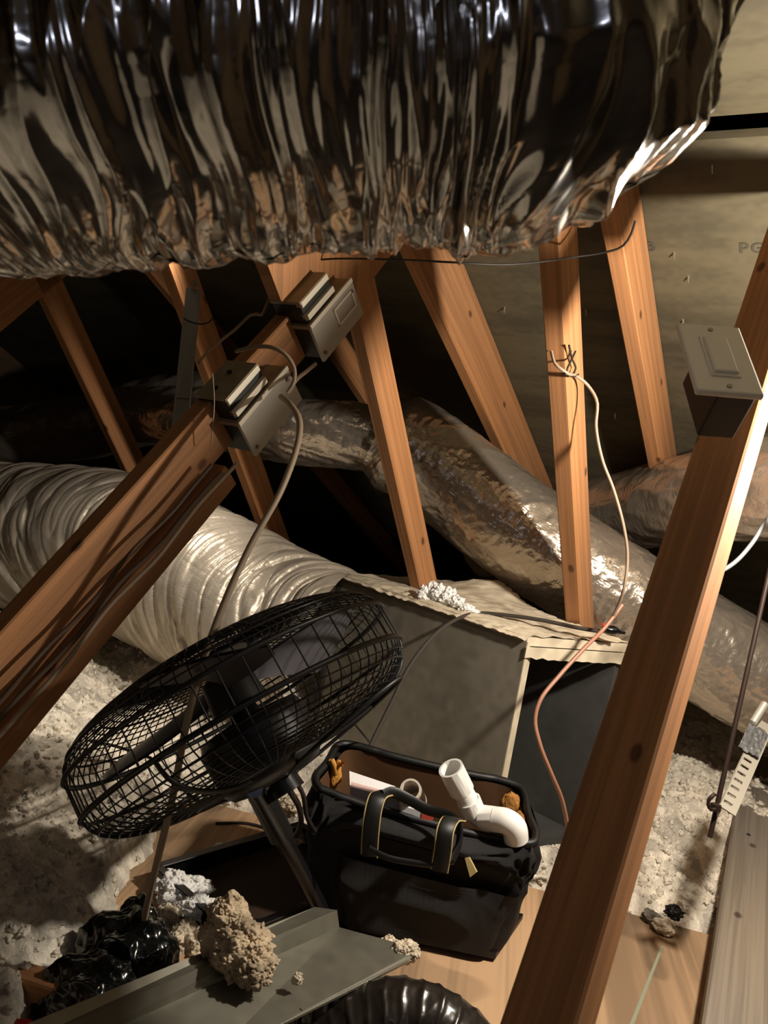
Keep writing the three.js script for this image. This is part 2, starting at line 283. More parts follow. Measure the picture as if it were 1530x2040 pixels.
{
  const axis = (lo, a, b, hi, fine, coarse) => { const o = []; for (let x = lo; x < a; x += coarse) o.push(x); for (let x = a; x < b; x += fine) o.push(x); for (let x = b; x <= hi; x += coarse) o.push(x); return o; };
  const X = axis(-3.6, -1.5, 1.5, 3.0, 0.008, 0.09), Z = axis(-4.7, -3.0, -0.9, 0.6, 0.008, 0.09);
  const g = fromGrid(Z.length, X.length, (i, j) => { const x = X[j], z = Z[i]; return [x, insH(x, z), z, x, z]; });
  {                                                    // no blanket under the deck, nor past the roof and the walls
    const keep = [], ix = g.index.array, p = g.attributes.position, out = (i) => { const x = p.getX(i), z = p.getZ(i), u = x * DU.x + z * DU.z, c = x * DR.x + z * DR.z; return insBase(x, z).d < -0.1 || c < -4.1 || c > 2.5 || u < -1.9 || p.getY(i) > yFar(u) - 0.12; };
    for (let i = 0; i < ix.length; i += 3) if (!out(ix[i]) && !out(ix[i + 1]) && !out(ix[i + 2])) keep.push(ix[i], ix[i + 1], ix[i + 2]);
    g.setIndex(keep);
  }
  const m = part(scene, 'blown_insulation', g, M.fluff);
  m.userData = { label: 'pale loose-fill insulation spread between the trusses and over the joists', category: 'insulation', kind: 'stuff' };
  const shape = lump([0, 0, 0], [1, 0.6, 0.8], 3, 2.2, 0.9), count = 16000, flakes = new THREE.InstancedMesh(shape, M.flake, count), mt = new THREE.Matrix4(), e = new THREE.Euler(), s = new THREE.Vector3(), col = new THREE.Color();
  for (let i = 0; i < count; i++) {
    let x, z; do { x = rr(-1.6, 1.5); z = rr(-2.9, -0.9); } while (insBase(x, z).d < 0.03);
    const k = 0.002 + 0.009 * Math.pow(rnd(), 3), b = rr(0.72, 1);
    mt.makeRotationFromEuler(e.set(rr(0, 6), rr(0, 6), rr(0, 6))); mt.scale(s.set(k, k, k)); mt.setPosition(x, insH(x, z) + k * 0.1, z); flakes.setMatrixAt(i, mt); flakes.setColorAt(i, col.setRGB(b, b * 0.98, b * 0.94));
  }
  flakes.name = 'insulation_flakes'; flakes.castShadow = flakes.receiveShadow = true; scene.add(flakes);
  flakes.userData = { label: 'small torn flakes lying on the loose-fill insulation', category: 'insulation', kind: 'stuff' };
}
// ---------------------------------------------------------------- trusses
const W = 0.089, T = 0.038;
let POST;
const inPlane = (a, b) => { const d = b.clone().sub(a).normalize(); return DR.clone().cross(d); };
function member(o, name, u0, y0, u1, y1, c, w, t, m) { const a = TR(u0, y0, c), b = TR(u1, y1, c); return part(o, name, board(a, b, inPlane(a, b), w, t), m); }
function webDown(o, uTop, yTop, c, m, k = 1.235, foot = -0.1) { return member(o, 'web', uTop, yTop, uTop + (yTop - foot) / k, foot, c, W, T, m); }
const chordY = (u, w) => yFar(u) - (w / 2) * 1.132 - 0.002;
{
  let o = thing('roof_truss', 'roof truss farthest left, its bare web passing behind the pleated duct', 'truss', TR(1.5, 0, -2.26), 'roof trusses');
  webDown(o, 1.40, 1.394, -2.26, M.wood);
  member(o, 'web', 1.53, 1.40, 0.35, 0.02, -2.26, 0.14, T, M.wood);
  member(o, 'top_chord', 1.55, chordY(1.55, W), 4.6, chordY(4.6, W), -2.26, W, T, M.wood);
  o = thing('roof_truss', 'roof truss second from left, its web behind the silver metal strap', 'truss', TR(1.5, 0, -1.65), 'roof trusses');
  webDown(o, 1.33, 1.49, -1.65, M.wood);
  member(o, 'top_chord', 1.5, chordY(1.5, W), 4.6, chordY(4.6, W), -1.65, W, T, M.wood);
  o = thing('roof_truss', 'roof truss whose rear web carries both transformers and a bundle of cables', 'truss', TR(1.5, 0, -1.04), 'roof trusses');
  webDown(o, 1.44, 1.30, -1.04, M.wood);
  part(o, 'gusset_board', slab([[-0.328,1.298,-1.419], [-0.044,1.492,-1.891], [-0.072,1.420,-1.845], [-0.129,1.281,-1.749], [-0.161,1.230,-1.697], [-0.268,1.184,-1.518]], DR.clone().multiplyScalar(-0.03)), M.wood);
  { const a = v3([-0.531,0.514,-1.135]), b = v3([-0.372,0.866,-1.400]), e = b.clone().sub(a); part(o, 'web', board(a.clone().addScaledVector(e, -1.1), a.clone().addScaledVector(e, 2.12), inPlane(a, b), 0.1, T), M.wood);
    const p = v3([-0.512,0.397,-1.129]), q = v3([-0.311,0.836,-1.463]), f = q.clone().sub(p); part(o, 'web', board(p.clone().addScaledVector(f, -0.9), q, inPlane(p, q), 0.05, T * 0.9), M.wood); }
  member(o, 'top_chord', 1.5, chordY(1.5, 0.18), 4.6, chordY(4.6, 0.18), -1.06, 0.18, T, M.wood);
  o = thing('roof_truss', 'roof truss in front of the foil duct, its web tied with a twisted wire', 'truss', TR(1.5, 0, -0.43), 'roof trusses');
  { const a = v3([0.218,1.483,-1.527]), b = v3([0.620,0.519,-2.197]); part(o, 'web', board(a, b.clone().addScaledVector(b.clone().sub(a), 0.62), inPlane(a, b), 0.1, 0.045), M.wood); }
  member(o, 'top_chord', 1.62, chordY(1.62, 0.14), 4.6, chordY(4.6, 0.14), -0.55, 0.14, T * 1.1, M.wood);
  o = thing('wooden_post', 'brown timber post crossing the right side, carrying the wall switch', 'post', [0.279,0.364,-0.813]);
  const a = v3([0.279,0.364,-0.813]), b = v3([0.508,1.024,-1.210]), d = b.clone().sub(a).normalize();
  const view = a.clone().add(b).multiplyScalar(0.5).sub(camera.position).normalize(), side = d.clone().cross(view).normalize(), n = side.clone().cross(d);
  const ang = THREE.MathUtils.degToRad(33), wd = side.clone().multiplyScalar(Math.cos(ang)).addScaledVector(n, Math.sin(ang));
  const foot = a.clone().addScaledVector(d, -(a.y - 0.002) / d.y), top = a.clone().addScaledVector(d, (1.6 - a.y) / d.y);
  part(o, 'post', board(foot, top, wd, W, T), M.wood);
  POST = { a, d, wd, n };
}
// ---------------------------------------------------------------- ducts
const pleat = (f, amp, k, sl, off) => (s, th, R) => {
  const x = Math.cos(th), y = Math.sin(th), q = s + sl * (x * 0.7 + y);
  const a = 1 - Math.abs(N3(q * f, x * k, y * k + off)) * 2.2, b = N3(q * f * 2.7, x * k * 2.5 + off, y * k * 2.5), c = N3(s * f * 5, x * 7, y * 7 + off), e = N3(s * f * 0.3 + off, x * 0.8, y * 0.8);
  return amp * (Math.max(a, -0.4) + 0.45 * b + 0.22 * c + 1.4 * e);
};
{
  let o = thing('flex_duct', 'large crumpled mirror-like foil duct hanging across the top foreground', 'duct', [-0.240,1.189,-0.620]);
  const fold = (s, th, f, k, o) => { const x = Math.cos(th), y = Math.sin(th); return 1 - 2.4 * Math.abs(N3((s + 0.025 * N3(s * 5, x * 1.5 + o, y * 1.5)) * f + o, x * k, y * k)); };
  part(o, 'jacket', duct([[-0.573,1.129,-0.636], [-0.401,1.165,-0.629], [-0.241,1.196,-0.621], [-0.119,1.225,-0.623], [-0.031,1.245,-0.624], [0.018,1.261,-0.625], [0.037,1.290,-0.632], [0.036,1.342,-0.651], [0.026,1.422,-0.677], [0.013,1.496,-0.702]], 0.150, 860, 320,
    (s0, th) => {
      const bend = sstep(0.48, 0.62, s0), s = s0 + 1.3 * Math.max(0, s0 - 0.5) + 0.02 * bend * Math.cos(th * 2), m = (0.9 + 0.6 * sstep(-0.5, 0.5, N3(s * 4, Math.cos(th) * 1.2 + 9, Math.sin(th) * 1.2))) * (1 + 0.5 * bend);
      return m * (0.0055 * fold(s, th, 15, 0.4, 3.1) + 0.0044 * fold(s, th, 34, 0.7, 8.7) + 0.0022 * fold(s, th, 75, 1.3, 1.9) + (0.3 + 0.5 * bend) * 0.004 * fold(s + 0.05 * th, th, 24, 1.9, 5.5)) + 0.0012 * N3(s * 40, Math.cos(th) * 6, Math.sin(th) * 6) + 0.006 * N3(s * 5, Math.cos(th) * 1.5, Math.sin(th) * 1.5) - 0.006 * bend;
    }), M.foilNear);
  o = thing('flex_duct', 'fat cream flexible duct with pleated skin behind the fan on the left', 'duct', [-0.725,0.486,-2.476]);
  part(o, 'jacket', duct([[-2.082,0.289,-2.713], [-1.575,0.380,-2.669], [-1.172,0.441,-2.593], [-0.866,0.474,-2.505], [-0.566,0.428,-2.412], [-0.315,0.361,-2.337], [-0.163,0.328,-2.294], [-0.098,0.317,-2.273]], (s) => 0.232 + 0.026 * sstep(0.35, 0.7, s), 620, 240, (s, th, R) => {
      const x = Math.cos(th), y = Math.sin(th), q = s + 0.15 * (x * 0.7 + y) + 0.02 * N3(s * 6, x * 1.5, y * 1.5), groove = (f, k, o, w) => Math.pow(Math.max(0, 1 - w * Math.abs(N3(q * f + o, x * k, y * k))), 2);
      return 0.006 * N3(q * 9, x * 0.4, y * 0.4 + 3) + 0.004 * N3(q * 22, x * 0.6, y * 0.6 + 9) - 0.015 * groove(8, 0.3, 2.2, 5) - 0.009 * groove(17, 0.5, 7.7, 4.5) - 0.0035 * groove(37, 1.2, 4.1, 4) + 0.001 * N3(s * 50, x * 8, y * 8);
    }), M.foil);
  o = thing('flex_duct', 'shiny foil duct bending down behind the middle truss webs', 'duct', [0.172,0.886,-2.153]);
  const f3 = pleat(9, 0.004, 1.6, 0.2, 5.2);
  part(o, 'jacket', duct([[-1.059,0.899,-2.956], [-0.650,0.950,-2.759], [-0.391,0.953,-2.609], [-0.148,0.971,-2.510], [0.018,0.971,-2.450]], 0.108, 170, 110, (s, th, R) => f3(s, th, R) * 1.3), M.foilFar);
  part(o, 'jacket', duct([[-0.047,0.987,-2.461], [0.070,0.948,-2.448], [0.210,0.881,-2.423], [0.383,0.788,-2.397], [0.569,0.705,-2.371], [0.750,0.630,-2.345], [1.022,0.521,-2.308], [1.368,0.392,-2.269]], (s) => 0.160 - 0.03 * sstep(0.06, 0, s), 300, 150, (s, th, R) => f3(s, th, R) + 0.002 * N3(s * 60, Math.cos(th) * 9, Math.sin(th) * 9)), M.foilFar);
  part(o, 'tape_band', duct([[-0.047,0.987,-2.461], [0.070,0.948,-2.448], [0.210,0.881,-2.423]], (s) => 0.132 + 0.2 * s, 24, 80, (s, th) => 0.003 * N3(s * 30, Math.cos(th) * 5, Math.sin(th) * 5), 0, 0.32), M.foilFar);
  o = thing('flex_duct', 'smooth dark foil duct running off to the right behind the post', 'duct', [0.931,0.969,-2.309]);
  const f4 = pleat(5, 0.003, 1.2, 0.2, 1.2);
  part(o, 'jacket', duct([[0.425,0.634,-3.188], [0.664,0.773,-2.947], [0.835,0.883,-2.684], [0.931,0.972,-2.309], [1.020,1.028,-2.032], [1.122,1.068,-1.865]], 0.137, 220, 110, (s, th, R) => f4(s, th, R) * (1 + 2 * sstep(0.75, 1.0, s))), M.foilFar);
  o = thing('flex_duct', 'grey foil duct far back on the left behind the leftmost webs', 'duct', [-1.366,0.809,-3.300]);
  part(o, 'jacket', duct([[-2.402,0.556,-3.583], [-1.886,0.678,-3.442], [-1.366,0.809,-3.300], [-0.997,0.938,-3.109], [-0.735,1.016,-2.994], [-0.464,1.115,-2.921]], 0.13, 160, 70, pleat(7, 0.006, 1, 0.1, 2.6)), M.foilFar);
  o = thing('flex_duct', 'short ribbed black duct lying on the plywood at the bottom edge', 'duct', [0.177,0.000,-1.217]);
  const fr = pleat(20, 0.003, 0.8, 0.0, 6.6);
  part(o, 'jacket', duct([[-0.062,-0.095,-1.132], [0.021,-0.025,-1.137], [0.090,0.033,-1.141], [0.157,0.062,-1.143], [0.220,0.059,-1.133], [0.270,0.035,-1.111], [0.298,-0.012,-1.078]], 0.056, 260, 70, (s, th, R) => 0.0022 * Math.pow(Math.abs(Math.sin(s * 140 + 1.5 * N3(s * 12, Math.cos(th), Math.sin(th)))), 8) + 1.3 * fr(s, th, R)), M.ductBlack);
}
// ---------------------------------------------------------------- supply plenum
{
  const Nn = v3([0.393,0.544,-1.828]), H = Nn.y, Wc = v3([-0.104,0.544,-2.277]).setY(H), Rc = v3([0.680,0.544,-1.964]).setY(H), B = Wc.clone().add(Rc).sub(Nn), lo = 0.02;
  const o = thing('duct_plenum', 'square grey duct-board plenum with an open black end beside the post', 'plenum', [Nn.x, 0, Nn.z]);
  const dn = (p, y = lo) => p.clone().setY(y), th = 0.026;
  const eF = Nn.clone().sub(Wc).normalize(), nF = new THREE.Vector3(-eF.z, 0, eF.x), eR = Rc.clone().sub(Nn).normalize();       // nF points out of the front
  if (nF.z < 0) nF.negate();
  const inn = (p) => p.clone().addScaledVector(nF, -th);
  part(o, 'front_panel', slab([Wc, Nn, dn(Nn), dn(Wc)], nF.clone().multiplyScalar(-th)), M.ductBoard);
  part(o, 'front_edge', slab([Nn, inn(Nn), dn(inn(Nn)), dn(Nn)].map((p) => p.clone().addScaledVector(eF, 0.003)), eF.clone().multiplyScalar(-0.0028)), M.cream, 'cream raw edge of the front panel');
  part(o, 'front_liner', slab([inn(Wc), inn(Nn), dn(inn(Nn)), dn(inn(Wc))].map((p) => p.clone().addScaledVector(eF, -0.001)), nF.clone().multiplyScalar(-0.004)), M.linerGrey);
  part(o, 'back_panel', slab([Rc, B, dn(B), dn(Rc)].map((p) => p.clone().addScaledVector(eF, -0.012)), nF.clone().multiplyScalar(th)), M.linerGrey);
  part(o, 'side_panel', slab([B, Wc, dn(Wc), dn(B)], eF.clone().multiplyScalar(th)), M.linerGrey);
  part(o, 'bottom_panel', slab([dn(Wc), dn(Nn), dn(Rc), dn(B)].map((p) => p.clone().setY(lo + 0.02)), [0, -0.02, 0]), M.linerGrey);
  part(o, 'top_panel', slab([Wc, Nn, Rc, B].map((p) => p.clone().setY(H + 0.012)), [0, -0.022, 0]), M.ductFace);
  // crumpled facing folded over the top
  const P0 = Wc.clone().addScaledVector(nF, 0.012), P1 = Nn.clone().addScaledVector(nF, 0.012), P2 = Rc.clone(), P3 = B.clone().addScaledVector(nF, -0.10);
  part(o, 'top_facing', fromGrid(120, 60, (i, j) => {
    const s = i / 119, t = j / 59, a = P0.clone().lerp(P1, s), b = P3.clone().lerp(P2, s), p = a.lerp(b, t);
    p.y = H + 0.016 + 0.05 * Math.exp(-Math.pow((s - 0.3) / 0.16, 2)) * sstep(0.35, 1, t) + 0.006 * N3(p.x * 20, 2, p.z * 60) + 0.004 * (0.4 - Math.abs(N3(p.x * 30, 8, p.z * 90))) - 0.012 * sstep(0.08, 0, t);
    return [p.x, p.y, p.z, p.x, p.z];
  }), Object.assign(M.ductFace.clone(), { side: THREE.DoubleSide }));
  // the torn flange under the top edge of the opening
  const fl = [], up = H - 0.012; for (let i = 0; i <= 18; i++) { const q = Nn.clone().lerp(Rc, i / 18).addScaledVector(nF, 0.004); fl.push(q.setY(up)); }
  const low = fl.map((p, i) => p.clone().setY(up - 0.024 - 0.006 * rnd())).reverse();
  part(o, 'flange', slab([...fl, ...low], eR.clone().cross(UP).multiplyScalar(0.006)), M.cream, 'torn cream flange above the opening');
}
// ---------------------------------------------------------------- transformers on the truss web
{
  const bDir = TR(1.62, 1.53, 0).sub(TR(0.1, -0.25, 0)).normalize(), e2 = bDir.clone().cross(DR).normalize(); if (e2.y > 0) e2.negate();   // down the web's lower side
  const e3 = DR.clone().negate();
  const blockAt = (K, l, h, w) => [K, K.clone().addScaledVector(bDir, l), K.clone().addScaledVector(bDir, l).addScaledVector(e3, w), K.clone().addScaledVector(e3, w)].map((p) => p) && slab([K, K.clone().addScaledVector(bDir, l), K.clone().addScaledVector(bDir, l).addScaledVector(e2, h), K.clone().addScaledVector(e2, h)], e3.clone().multiplyScalar(w));
  const make = (K, L, H, label, framed) => {
    const o = thing('transformer', label, 'transformer', K, 'transformers on the truss web'), k = v3(K);
    const at = (a, b, c) => k.clone().addScaledVector(bDir, a).addScaledVector(e2, b).addScaledVector(e3, c);
    part(o, 'housing', blockAt(at(0.006, 0.008, 0.006), L - 0.012, H - 0.012, 0.085), M.boxDark);
    part(o, 'cover_plate', blockAt(at(0, 0, 0), L, H, 0.007), M.boxGrey, 'grey cover plate');
    part(o, 'top_plate', blockAt(at(0, -0.004, 0.004), L, 0.008, 0.085), M.boxTop);
    part(o, 'edge_lip', blockAt(at(0, -0.007, -0.002), L, 0.009, 0.004), M.lip);
    part(o, 'core', blockAt(at(0.008, -0.05, 0.012), L * 0.62, 0.048, 0.07), M.boxDark);
    for (const [y, c] of [[-0.054, 0.006], [-0.026, 0.002]]) part(o, 'lamination', blockAt(at(0.008, y, c), L * 0.6, 0.012, 0.016), M.lip);
    part(o, 'core_plate', blockAt(at(0.006, -0.056, 0.008), L * 0.62, 0.006, 0.075), M.boxTop);
    for (const a of [0.03, 0.075]) part(o, 'screw', rod(at(a, -0.0555, 0.05), at(a, -0.06, 0.05), 0.005, 10), M.boxDark);
    if (framed) {
      const f = (a, b, l, h) => blockAt(at(a, b, -0.003), l, h, 0.0035);
      part(o, 'label_frame', [f(L * 0.47, 0.012, L * 0.42, 0.005), f(L * 0.47, 0.047, L * 0.42, 0.005), f(L * 0.47, 0.012, 0.005, 0.04), f(L * 0.89, 0.012, 0.005, 0.04)], M.lip, 'pale rectangular frame');
    }
    for (const [a, b] of [[0.012, H - 0.014], [L - 0.014, 0.016]]) part(o, 'screw', rod(at(a, b, 0.001), at(a, b, -0.004), 0.004, 10), M.screw);
    return o;
  };
  make([-0.286,0.931,-1.404], 0.165, 0.078, 'lower grey transformer box on the truss web, plain faced', false);
  make([-0.205,1.145,-1.539], 0.165, 0.082, 'upper grey transformer box on the truss web, pale frame on its face', true);
}
// ---------------------------------------------------------------- metal strap, cables and wires
{
  let o = thing('hanger_strap', 'flat silver metal strap hanging against the second truss web from left', 'strap', [-0.539,1.063,-1.865], undefined);
  part(o, 'strap', slab([[-0.578,1.249,-1.928], [-0.543,1.247,-1.928], [-0.483,0.917,-1.784], [-0.518,0.895,-1.783]], [0.002, 0, -0.004]), M.strapMetal);
  part(o, 'bolt', rod([-0.556,1.257,-1.913], [-0.564,1.261,-1.939], 0.009, 8), M.screw);
  part(o, 'crease', slab([[-0.524,0.973,-1.798], [-0.491,0.977,-1.798], [-0.491,0.974,-1.798], [-0.524,0.969,-1.798]], [0, 0, -0.001]), M.screw);
  const cord = (name, label, cat, pts, r, m, group) => { const t = thing(name, label, cat, pts[0], group); part(t, 'sheath', wire(pts, r), m); return t; };
  cord('cable', 'pale brown cable hanging from the lower transformer past the fan', 'cable', [[-0.224,0.997,-1.429], [-0.198,0.984,-1.378], [-0.174,0.960,-1.346], [-0.165,0.921,-1.313], [-0.172,0.839,-1.257], [-0.199,0.747,-1.211], [-0.218,0.655,-1.164], [-0.229,0.564,-1.128], [-0.234,0.475,-1.112], [-0.235,0.377,-1.105], [-0.245,0.267,-1.117], [-0.262,0.152,-1.169], [-0.279,0.063,-1.243]], 0.0058, M.cable);
  cord('cable', 'thin cable looping between the two transformer boxes', 'cable', [[-0.332,1.070,-1.484], [-0.301,1.080,-1.465], [-0.260,1.085,-1.445], [-0.228,1.074,-1.434], [-0.209,1.052,-1.433], [-0.206,1.024,-1.431], [-0.214,1.007,-1.430]], 0.004, M.cable);
  cord('cable', 'short pale cable leaving the bottom of the upper transformer', 'cable', [[-0.188,1.081,-1.565], [-0.197,1.058,-1.513], [-0.206,1.038,-1.472], [-0.212,1.015,-1.440]], 0.0042, M.cablePale);
  cord('cable', 'thin cable running up from lower to upper transformer on the left', 'cable', [[-0.407,1.039,-1.512], [-0.393,1.071,-1.534], [-0.358,1.123,-1.568], [-0.333,1.162,-1.591], [-0.317,1.162,-1.591], [-0.313,1.198,-1.623], [-0.305,1.241,-1.646]], 0.0032, M.cable);
  cord('cable', 'very thin wire dangling down the front of the lower transformer', 'wire', [[-0.346,1.014,-1.390], [-0.332,0.965,-1.377], [-0.327,0.921,-1.373], [-0.327,0.889,-1.381]], 0.0012, M.cablePale);
  // cables stapled along the truss web
  const along = (a, b, r, m, label, k) => {
    const pts = []; a = v3(a); b = v3(b); for (let i = -2; i <= 10; i++) pts.push(a.clone().lerp(b, i / 10).add(new THREE.Vector3(0, 0.005 * Math.sin(i * 1.3 + k), 0)).addScaledVector(DR, 0.002 * Math.sin(i * 1.9 + k)));
    cord('stapled_cable', label, 'cable', pts, r, m);
  };
  along([-0.499,0.477,-1.083], [-0.320,0.850,-1.379], 0.004, M.cableBrown, 'upper brown cable fixed along the big left truss web', 0.3);
  along([-0.495,0.452,-1.083], [-0.305,0.838,-1.399], 0.0045, M.cableBrown, 'middle brown cable fixed along the big left truss web', 1.7);
  along([-0.491,0.428,-1.081], [-0.284,0.863,-1.426], 0.004, M.cable, 'lower pale cable fixed along the big left truss web', 2.9);
  cord('black_wire', 'black wire strung across the truss webs below the foreground duct', 'wire', [[-0.313,1.242,-1.647], [-0.289,1.268,-1.638], [-0.253,1.286,-1.619], [-0.206,1.297,-1.600], [-0.061,1.303,-1.530], [0.042,1.285,-1.409], [0.133,1.302,-1.430], [0.221,1.337,-1.483], [0.268,1.353,-1.484], [0.314,1.370,-1.495], [0.357,1.391,-1.496], [0.367,1.411,-1.488], [0.369,1.437,-1.480]], 0.0022, M.cableDark);
  cord('strap_wire', 'short dark wire looped round the silver strap', 'wire', [[-0.549,1.163,-1.851], [-0.531,1.156,-1.841], [-0.507,1.154,-1.841], [-0.492,1.165,-1.862], [-0.492,1.183,-1.893]], 0.002, M.cableDark);
  const th = thing('thermostat_wire', 'thin pale wire tied to a web then drooping to the plenum top', 'wire', [0.215,1.128,-1.217]);
  part(th, 'sheath', wire([[0.292,1.204,-1.664], [0.301,1.176,-1.642], [0.327,1.162,-1.641], [0.365,1.167,-1.705], [0.396,1.154,-1.721], [0.421,1.123,-1.718], [0.429,1.068,-1.715], [0.455,0.999,-1.710], [0.491,0.938,-1.705], [0.531,0.860,-1.710], [0.557,0.794,-1.725], [0.565,0.725,-1.731], [0.569,0.666,-1.767], [0.565,0.627,-1.784]], 0.0036), M.cablePale);
  part(th, 'tie', [wire([[0.321,1.218,-1.636], [0.338,1.196,-1.662], [0.356,1.181,-1.691], [0.344,1.162,-1.671], [0.322,1.159,-1.635]], 0.0022), wire([[0.345,1.215,-1.676], [0.333,1.186,-1.649], [0.327,1.164,-1.640], [0.348,1.161,-1.674], [0.368,1.173,-1.711]], 0.0022)], M.cableDark, 'dark twisted tie');
  cord('cable', 'copper brown cable curling down in front of the plenum opening', 'cable', [[0.587,0.678,-1.787], [0.550,0.622,-1.763], [0.501,0.576,-1.720], [0.445,0.514,-1.676], [0.405,0.461,-1.642], [0.399,0.419,-1.629], [0.417,0.371,-1.616], [0.453,0.313,-1.622], [0.493,0.252,-1.647], [0.531,0.172,-1.682], [0.560,0.106,-1.727]], 0.0048, M.cableCopper);
  cord('cable', 'grey cable sloping behind the post at the right edge', 'cable', [[0.875,0.977,-1.728], [0.836,0.929,-1.705], [0.805,0.878,-1.681], [0.765,0.829,-1.658], [0.718,0.798,-1.636], [0.665,0.779,-1.614]], 0.0048, M.cableGrey);
  cord('power_cord', 'dusty black cord draped over the plenum top and down its face', 'cord', [[0.583,0.590,-1.882], [0.525,0.586,-1.901], [0.445,0.582,-1.941], [0.362,0.572,-1.981], [0.293,0.561,-2.000], [0.236,0.551,-1.939], [0.173,0.514,-1.856], [0.122,0.442,-1.791], [0.094,0.365,-1.746], [0.074,0.313,-1.712], [0.059,0.274,-1.679]], 0.0052, M.cordDusty);
  cord('cable', 'thin dark lead between the fan cage and the tool bag', 'cable', [[-0.003,0.430,-1.419], [0.022,0.377,-1.516], [0.055,0.304,-1.641]], 0.0022, M.cableDark);
  cord('cable', 'brown cable crossing the insulation into the fan cage', 'cable', [[-0.776,0.073,-1.946], [-0.746,0.077,-1.926], [-0.707,0.081,-1.906], [-0.629,0.106,-1.848], [-0.536,0.130,-1.789], [-0.433,0.143,-1.730]], 0.004, M.cableDark);
  cord('cable', 'small loop of brown cable on the insulation left of the fan', 'cable', [[-0.472,0.148,-1.670], [-0.540,0.125,-1.709], [-0.603,0.104,-1.727], [-0.626,0.083,-1.716], [-0.612,0.067,-1.685], [-0.573,0.060,-1.644], [-0.518,0.079,-1.585], [-0.474,0.099,-1.546]], 0.0032, M.cable);
  cord('cable', 'dark cable lying on the plywood behind the fan pole', 'cable', [[-0.263,0.004,-1.753], [-0.196,0.004,-1.778], [-0.134,0.004,-1.771], [-0.072,0.004,-1.766]], 0.0036, M.cableDark);
  cord('cable', 'thin brown cable on the plywood above the black tray', 'cable', [[-0.324,0.004,-1.557], [-0.276,0.004,-1.577], [-0.229,0.004,-1.609], [-0.190,0.004,-1.631]], 0.0028, M.cable);
  cord('cable', 'black fan lead hanging beside the pole', 'cord', [[-0.095,0.366,-1.264], [-0.076,0.330,-1.282], [-0.059,0.289,-1.319], [-0.051,0.230,-1.375], [-0.058,0.175,-1.432]], 0.0055, M.cableDark);
  cord('cable', 'second black fan lead dropping to the tool bag', 'cord', [[-0.083,0.372,-1.265], [-0.055,0.321,-1.301], [-0.043,0.255,-1.357], [-0.025,0.201,-1.413]], 0.0045, M.cableDark);
}
// ---------------------------------------------------------------- wall switch on the post
{
  const tl = v3([0.356,1.171,-1.095]), tR = v3([0.443,1.179,-1.096]), bl = v3([0.302,1.063,-0.997]);
  const X = tR.clone().sub(tl), wX = X.length(); X.normalize(); const Y = bl.clone().sub(tl); Y.addScaledVector(X, -Y.dot(X)); const hY = Y.length(); Y.normalize(); const Z = X.clone().cross(Y).normalize(); if (Z.dot(camera.position.clone().sub(tl)) < 0) Z.negate();
  const o = thing('light_switch', 'beige rocker switch in a cover plate on a dark box', 'switch', tl);
  const at = (a, b, c) => tl.clone().addScaledVector(X, a * wX).addScaledVector(Y, b * hY).addScaledVector(Z, c);
  const tile = (a0, a1, b0, b1, z0, z1, bev) => { const s = new THREE.Shape(), w = (a1 - a0) * wX, h = (b1 - b0) * hY, r = 0.003; s.moveTo(r, 0); s.lineTo(w - r, 0); s.quadraticCurveTo(w, 0, w, r); s.lineTo(w, h - r); s.quadraticCurveTo(w, h, w - r, h); s.lineTo(r, h); s.quadraticCurveTo(0, h, 0, h - r); s.lineTo(0, r); s.quadraticCurveTo(0, 0, r, 0);
    const g = new THREE.ExtrudeGeometry(s, { depth: z1 - z0 - bev, bevelEnabled: true, bevelThickness: bev, bevelSize: bev, bevelOffset: -bev, bevelSegments: 2 }); g.deleteAttribute('uv'); g.deleteAttribute('normal'); g.computeVertexNormals();
    const right = X.clone().cross(Y).dot(Z) > 0; g.applyMatrix4(basis(X, Y, Z, at(a0, b0, z0))); if (!right) { const p = g.attributes.position.array; for (let i = 0; i < p.length; i += 9) for (let k = 0; k < 3; k++) { const t = p[i + 3 + k]; p[i + 3 + k] = p[i + 6 + k]; p[i + 6 + k] = t; } g.computeVertexNormals(); } return g; };
  part(o, 'cover_plate', tile(0, 1, 0, 1, 0, 0.007, 0.003), M.plate);
  part(o, 'bezel', tile(0.27, 0.73, 0.2, 0.79, 0.006, 0.0092, 0.0012), M.plate);
  part(o, 'rocker', tile(0.31, 0.69, 0.235, 0.755, 0.009, 0.0135, 0.003), M.plate);
  for (const b of [0.085, 0.915]) part(o, 'screw', rod(at(0.5, b, 0.0065), at(0.5, b, 0.0085), 0.0035, 12), M.screw);
  part(o, 'box', tile(0.36, 0.93, 0.2, 0.965, -0.075, -0.001, 0.002), M.black, 'black device box');
}
